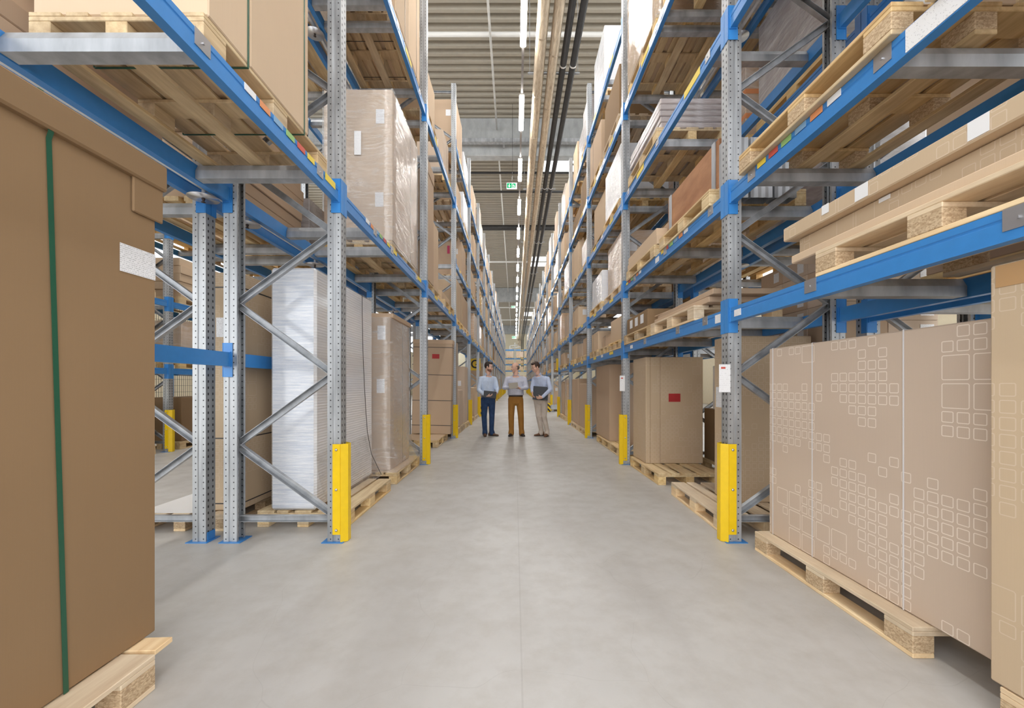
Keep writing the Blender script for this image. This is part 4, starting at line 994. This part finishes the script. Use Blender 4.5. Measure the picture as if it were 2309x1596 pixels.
def person(label, X, Y, p):
    t = thing('person', label, 'person', (X, Y, 0), group='three men talking in the aisle')
    fac = V(*p['fac'], 0).normalized(); rt = V(-fac.y, fac.x, 0)
    if rt.x < 0: rt = -rt
    pf = V(*p.get('pfac', p['fac']), 0).normalized(); pr = V(-pf.y, pf.x, 0); pr = pr if pr.x > 0 else -pr
    pel, che, nek, hd = (V(*p[k]) for k in ('pel', 'che', 'nek', 'head'))
    st = p.get('stout', 1.); belly = p.get('belly', 0.)
    shA, elA, wrA, shB, elB, wrB = (V(*p[k]) for k in ('shA', 'elA', 'wrA', 'shB', 'elB', 'wrB')); shA.z -= .022; shB.z -= .022
    def torso(mb, g, z0):
        mid = pel.lerp(che, .45)
        prof = [(pel+V(0, 0, -.06), .165, .118, pr, pf), (pel+V(0, 0, .06), .168*st, .118*st, pr, pf), (mid+fac*belly*.5, .165*st, .115*st+belly*.6, rt, fac), (che+V(0, 0, -.07), .178*st, .122*st, rt, fac),
                (che+V(0, 0, .05), .185*st, .12*st, rt, fac), (nek.lerp(che, .55), .165, .105, rt, fac), (nek.lerp(che, .36), .132, .092, rt, fac), (nek+V(0, 0, -.035), .082, .074, rt, fac), (nek+V(0, 0, .0), .066, .064, rt, fac)]
        if z0:
            prof = prof[1:]; prof[0] = (pel+V(0, 0, z0), .158*(st if p.get('untuck') else 1), .112*(st if p.get('untuck') else 1), pr, pf); prof.insert(1, (pel.lerp(che, .22)+fac*belly*.3, .172*st, .12*st+belly*.4, pr, pf))
        rs = [oring(c, r, a+g, f, b+g) for c, a, b, r, f in prof]
        if z0:
            for k_, dz in ((-1, .095), (-2, .05)): rs[k_] = [q_-V(0, 0, dz*max(0, (q_-prof[k_][0]).dot(fac))/.07) for q_ in rs[k_]]
        mb.rings(rs)
    # body: one skin surface from crown to ankles
    b = MB(); torso(b, -.012, None)
    for s_, e_, w_ in ((shA, elA, wrA), (shB, elB, wrB)):
        b.capsule(s_+V(0, 0, -.025), .042, e_, .038); b.capsule(e_, .038, w_, .025)
    for h_, k_, a_ in (('hipA', 'knA', 'anA'), ('hipB', 'knB', 'anB')):
        b.capsule(V(*p[h_]), .078, V(*p[k_]), .05); b.capsule(V(*p[k_]), .052, V(*p[a_]), .036)
        b.capsule(V(*p[a_])+V(0, 0, -.02), .03, V(*p[a_])+V(*p['to'+h_[-1]]).normalized()*.1+V(0, 0, -.058), .016)
    hf = V(*p['hdir']).normalized(); hr = V(-hf.y, hf.x, 0).normalized(); hu = hr.cross(hf)
    if hu.z < 0: hu = -hu
    HM = Matrix((hr, hf, hu)).transposed()
    L = lambda x, y, z: hd+HM @ V(x, y, z)
    b.capsule(nek+V(0, 0, -.03), .058, hd+HM @ V(0, -.02, -.05), .054)
    b.ell(L(0, -.012, .022), (.074, .095, .098), HM)             # skull
    b.ell(L(0, .018, -.035), (.060, .072, .085), HM)             # face and jaw
    b.ell(L(0, .062, -.098), (.028, .024, .022), HM)             # chin
    b.ell(L(0, .078, .012), (.05, .014, .012), HM)               # brow
    b.capsule(L(0, .086, .002), .010, L(0, .107, -.036), .0135, 8)  # nose
    b.ell(L(0, .092, -.044), (.018, .012, .009), HM, 8, 6)
    b.ell(L(0, .082, -.066), (.024, .012, .010), HM, 8, 6)       # mouth
    for q in (-1, 1):
        b.ell(L(q*.077, -.005, -.012), (.009, .02, .032), HM, 10, 6)
        b.ell(L(q*.045, .06, -.035), (.02, .02, .02), HM, 10, 6)
    for w_, e_, key in ((wrA, elA, 'hA'), (wrB, elB, 'hB')):
        d, nn, sd, cu = p[key]; hand(b, w_, V(*d), V(*nn), sd, cu)
    o = link('body', fuse(b, 'body', 'skin', .0062, 2), t)
    for q in (-1, 1):
        link('eye', MB().ell(L(q*.03, .078, -.003), (.0125, .008, .0062), HM, 10, 6).mesh('eye', 'eye_white', smooth=True), o)
        link('iris', MB().ell(L(q*.03, .0835, -.003), (.0055, .004, .0055), HM, 8, 6).mesh('iris', 'hair_dark', smooth=True), o)
        link('eyebrow', MB().capsule(L(q*.014, .094, .018), .0045, L(q*.047, .083, .018), .0035, 8, 2).mesh('eyebrow', p['hair'], smooth=True), o)
    link('mouth', MB().ell(L(0, .0925, -.066), (.02, .004, .0045), HM, 10, 6).mesh('mouth', 'lips', smooth=True), o)
    # hair
    h = MB()
    if p.get('bald'):
        h.ell(L(0, -.045, -.0), (.079, .072, .072), HM); h.ell(L(-.03, -.02, .01), (.051, .06, .05), HM); h.ell(L(.03, -.02, .01), (.051, .06, .05), HM)
    else:
        h.ell(L(0, -.032, .035), (.081, .092, .10), HM); h.ell(L(0, .02, .098), (.062, .062, .036), HM); h.ell(L(0, .05, .104), (.05, .034, .026), HM)
        for q in (-1, 1): h.ell(L(q*.066, .005, .028), (.013, .03, .05), HM, 10, 6)
    link('hair', fuse(h, 'hair', p['hair'], .006, 1), t)
    if p.get('beard'):
        bd = MB(); bd.ell(L(0, .022, -.062), (.0605, .0665, .058), HM); bd.ell(L(0, .063, -.098), (.029, .0255, .022), HM); link('beard', bd.mesh('beard', 'stubble', smooth=True), t)
    # shirt
    s = MB(); torso(s, .008, .055 if not p.get('untuck') else -.04)
    for s_, e_, w_ in ((shA, elA, wrA), (shB, elB, wrB)):
        s.capsule(nek.lerp(s_, .2)+V(0, 0, -.062), .045, s_+V(0, 0, -.015), .062); s.capsule(s_+V(0, 0, -.015), .062, e_, .052); s.capsule(e_, .053, w_.lerp(e_, .06), .036)
        s.capsule(w_.lerp(e_, .2), .041, w_.lerp(e_, .1), .041)
    sh = link('shirt', fuse(s, 'shirt', p['shirt'], .009, 3), t)
    cr = MB(); tilt = lambda rr, dz: [q_-V(0, 0, dz*max(0, (q_-nek).dot(fac))/.07) for q_ in rr]; cr.rings([oring(nek+V(0, 0, -.035)-fac*.004, rt, .088, fac, .084), tilt(oring(nek+V(0, 0, .034)-fac*.006, rt, .069, fac, .068) , .10), tilt(oring(nek+V(0, 0, .028)-fac*.006, rt, .063, fac, .062), .10), oring(nek+V(0, 0, -.035)-fac*.004, rt, .08, fac, .076)], caps=False)
    link('collar', cr.mesh('collar', p['shirt'], smooth=True), sh)
    for q in range(4):
        c = nek.lerp(pel, .16+.2*q); 
        link('button', MB().ell(c+fac*(.128*st+(.012 if q else -.012)+belly*.5*(q == 2)), (.006, .006, .006), None, 8, 6).mesh('button', 'eye_white', smooth=True), sh)
    # trousers
    r = MB(); r.rings([oring(pel+V(0, 0, .062), pr, .170, pf, .124), oring(pel+V(0, 0, -.03), pr, .178, pf, .130), oring(pel+V(0, 0, -.14), pr, .165, pf, .118), oring(pel+V(0, 0, -.19), pr, .09, pf, .08)])
    for q in 'AB':
        hp, kn, an = V(*p['hip'+q]), V(*p['kn'+q]), V(*p['an'+q])
        lo = p.get('loose', 1.)
        r.capsule(hp, .095, kn, .068*lo); r.capsule(kn, .068*lo, an+V(0, 0, .03), .057*lo); r.capsule(an+V(0, 0, .05), .060*lo, an+V(0, 0, -.026)+V(*p['to'+q]).normalized()*.02, .066*lo)
    tr = link('trousers', fuse(r, 'trousers', p['trousers'], .009, 3), t)
    bl = MB(); bl.rings([oring(pel+V(0, 0, .03), pr, .180, pf, .133), oring(pel+V(0, 0, .066), pr, .176, pf, .129), oring(pel+V(0, 0, .066), pr, .165, pf, .118), oring(pel+V(0, 0, .03), pr, .165, pf, .118)], caps=False)
    link('belt', bl.mesh('belt', 'leather', smooth=True), tr)
    for q in 'AB':
        an = V(*p['an'+q]); d = V(*p['to'+q], ).normalized(); d.z = 0; base = V(an.x, an.y, 0)
        f = MB(); f.capsule(base-d*.055+V(0, 0, .042), .040, base+d*.06+V(0, 0, .036), .045, 12, 3); f.capsule(base+d*.06+V(0, 0, .034), .044, base+d*.165+V(0, 0, .024), .034, 12, 3, ((0, 0, 1), .72)); f.capsule(base-d*.03+V(0, 0, .06), .045, base-d*.02+V(0, 0, .105), .043)
        me = fuse(f, 'shoe', p['shoe'], .007, 2)
        for v in me.vertices:
            if v.co.z < .012: v.co.z = .001
        so = link('shoe', me, t)
        sl = MB(); sl.capsule(base-d*.055+V(0, 0, .011), .041, base+d*.06+V(0, 0, .011), .045, 12, 3, ((0, 0, 1), .22)); sl.capsule(base+d*.06+V(0, 0, .011), .045, base+d*.165+V(0, 0, .010), .035, 12, 3, ((0, 0, 1), .26))
        link('sole', sl.mesh('sole', 'black', smooth=True), so)
    return t
person('dark-haired bearded man in pale blue shirt and jeans holding a black folder', -.62, 9.72, dict(
    fac=(.5, -.87), pfac=(.35, -.94), pel=(-.03, 0, .93), che=(-.045, 0, 1.29), nek=(-.03, .0, 1.515), head=(-.012, -.02, 1.678), hdir=(.92, -.36, -.16),
    shA=(-.205, -.09, 1.425), elA=(-.245, -.17, 1.12), wrA=(-.04, -.345, .965), shB=(.125, .085, 1.425), elB=(.19, .0, 1.15), wrB=(.185, -.2, 1.05),
    hA=((1, -.05, .12), (0, .55, .8), 1, .8), hB=((-.35, -.25, -.75), (-.9, .1, .2), 1, .7),
    hipA=(-.115, -.02, .89), knA=(-.125, -.05, .48), anA=(-.11, 0, .09), toA=(.12, -1, 0), hipB=(.055, .03, .89), knB=(.06, -.0, .48), anB=(.05, .04, .09), toB=(.86, -.45, 0),
    hair='hair_dark', beard=1, shirt='shirt_blue', trousers='jeans', shoe='shoe_brown', untuck=1, st=1.))
thing('folder', 'black folder held at the waist by the man in jeans', 'folder', (-.585, 9.385, 1.015), 0, data=MB().box(-.15, .15, -.008, .008, -.085, .085).mesh('folder', 'folder', bevel=.003)).rotation_euler = (R(-18), R(6), R(8))
person('balding man in grey shirt and mustard trousers, holding a tablet, between two others', .02, 9.75, dict(
    fac=(-.1, -1), pel=(.0, 0, .93), che=(.0, -.01, 1.28), nek=(.005, -.01, 1.505), head=(-.015, -.02, 1.668), hdir=(-.86, -.5, -.06), stout=1.13, belly=.05,
    shA=(-.205, -.02, 1.42), elA=(-.275, -.06, 1.17), wrA=(-.135, -.265, 1.185), shB=(.215, .0, 1.42), elB=(.265, -.06, 1.17), wrB=(.105, -.305, 1.16),
    hA=((.95, -.12, .15), (0, -.35, 1), 1, .9), hB=((-.97, -.2, .12), (0, .25, 1), -1, 1.0),
    hipA=(-.095, 0, .89), knA=(-.11, -.03, .48), anA=(-.105, 0, .09), toA=(-.3, -1, 0), hipB=(.095, 0, .89), knB=(.125, -.03, .48), anB=(.14, 0, .09), toB=(.35, -1, 0),
    hair='hair_grey', bald=1, shirt='shirt_grey', trousers='mustard', shoe='shoe_black', loose=1.1))
thing('tablet', 'grey-beige tablet held in both hands by the balding man', 'tablet', (-.035, 9.388, 1.225), 0, data=MB().box(-.11, .11, -.006, .006, -.075, .075).mesh('tablet', 'tablet', bevel=.003)).rotation_euler = (R(-24), R(-5), R(6))
person('brown-haired man in lilac-blue shirt and beige trousers leaning over with a black portfolio', .635, 9.7, dict(
    fac=(-.6, -.8), pfac=(-.45, -.9), pel=(-.01, 0, .95), che=(.0, -.01, 1.32), nek=(-.075, -.03, 1.515), head=(-.135, -.075, 1.672), hdir=(-.84, -.38, -.38),
    shA=(-.16, .07, 1.42), elA=(-.215, .0, 1.18), wrA=(-.225, -.21, 1.07), shB=(.155, -.1, 1.42), elB=(.205, -.27, 1.13), wrB=(.0, -.385, .95),
    hA=((.12, -.3, -1), (.9, .1, .1), -1, .8), hB=((-1, -.02, -.12), (0, .8, .5), -1, .8),
    hipA=(-.095, .03, .91), knA=(-.06, -.03, .49), anA=(.015, .06, .09), toA=(-.92, -.35, 0), hipB=(.075, -.03, .91), knB=(.065, -.08, .49), anB=(.145, -.02, .09), toB=(-.35, -.93, 0),
    hair='hair_brown', shirt='shirt_lilac', trousers='beige_cloth', shoe='shoe_tan', loose=1.0))
thing('portfolio', 'large black portfolio held low by the man in beige trousers', 'portfolio', (.61, 9.475, 1.045), 0, data=MB().box(-.18, .18, -.008, .008, -.16, .16).mesh('portfolio', 'folder', bevel=.003)).rotation_euler = (R(-8), R(4), R(-6))

# ------------------------------------------------------------------ light
w = bpy.data.worlds.new('world'); SC.world = w; w.use_nodes = True
bg = w.node_tree.nodes['Background']; bg.inputs[0].default_value = (.955, .975, 1., 1); bg.inputs[1].default_value = WORLD
for o in SC.objects:
    s_ = o.get('label')
    if s_ and len(s_.split()) > 16:
        for a_, b_ in ((' on the ', ' on '), (' of the ', ' of '), (' in the ', ' in '), (' seen from below', ''), (' one up', ' up'), (' one', '')):
            if len(s_.split()) > 16: s_ = s_.replace(a_, b_)
        o['label'] = s_
vs = SC.view_settings; vs.view_transform = 'Standard'; vs.look = 'None'; vs.gamma = 1; vs.use_curve_mapping = False; vs.exposure = EXPO
SC.cycles.max_bounces = 8; SC.cycles.diffuse_bounces = 5; SC.cycles.glossy_bounces = 3; SC.cycles.transparent_max_bounces = 12
SC.cycles.sample_clamp_indirect = 6.; SC.cycles.caustics_reflective = False; SC.cycles.caustics_refractive = False
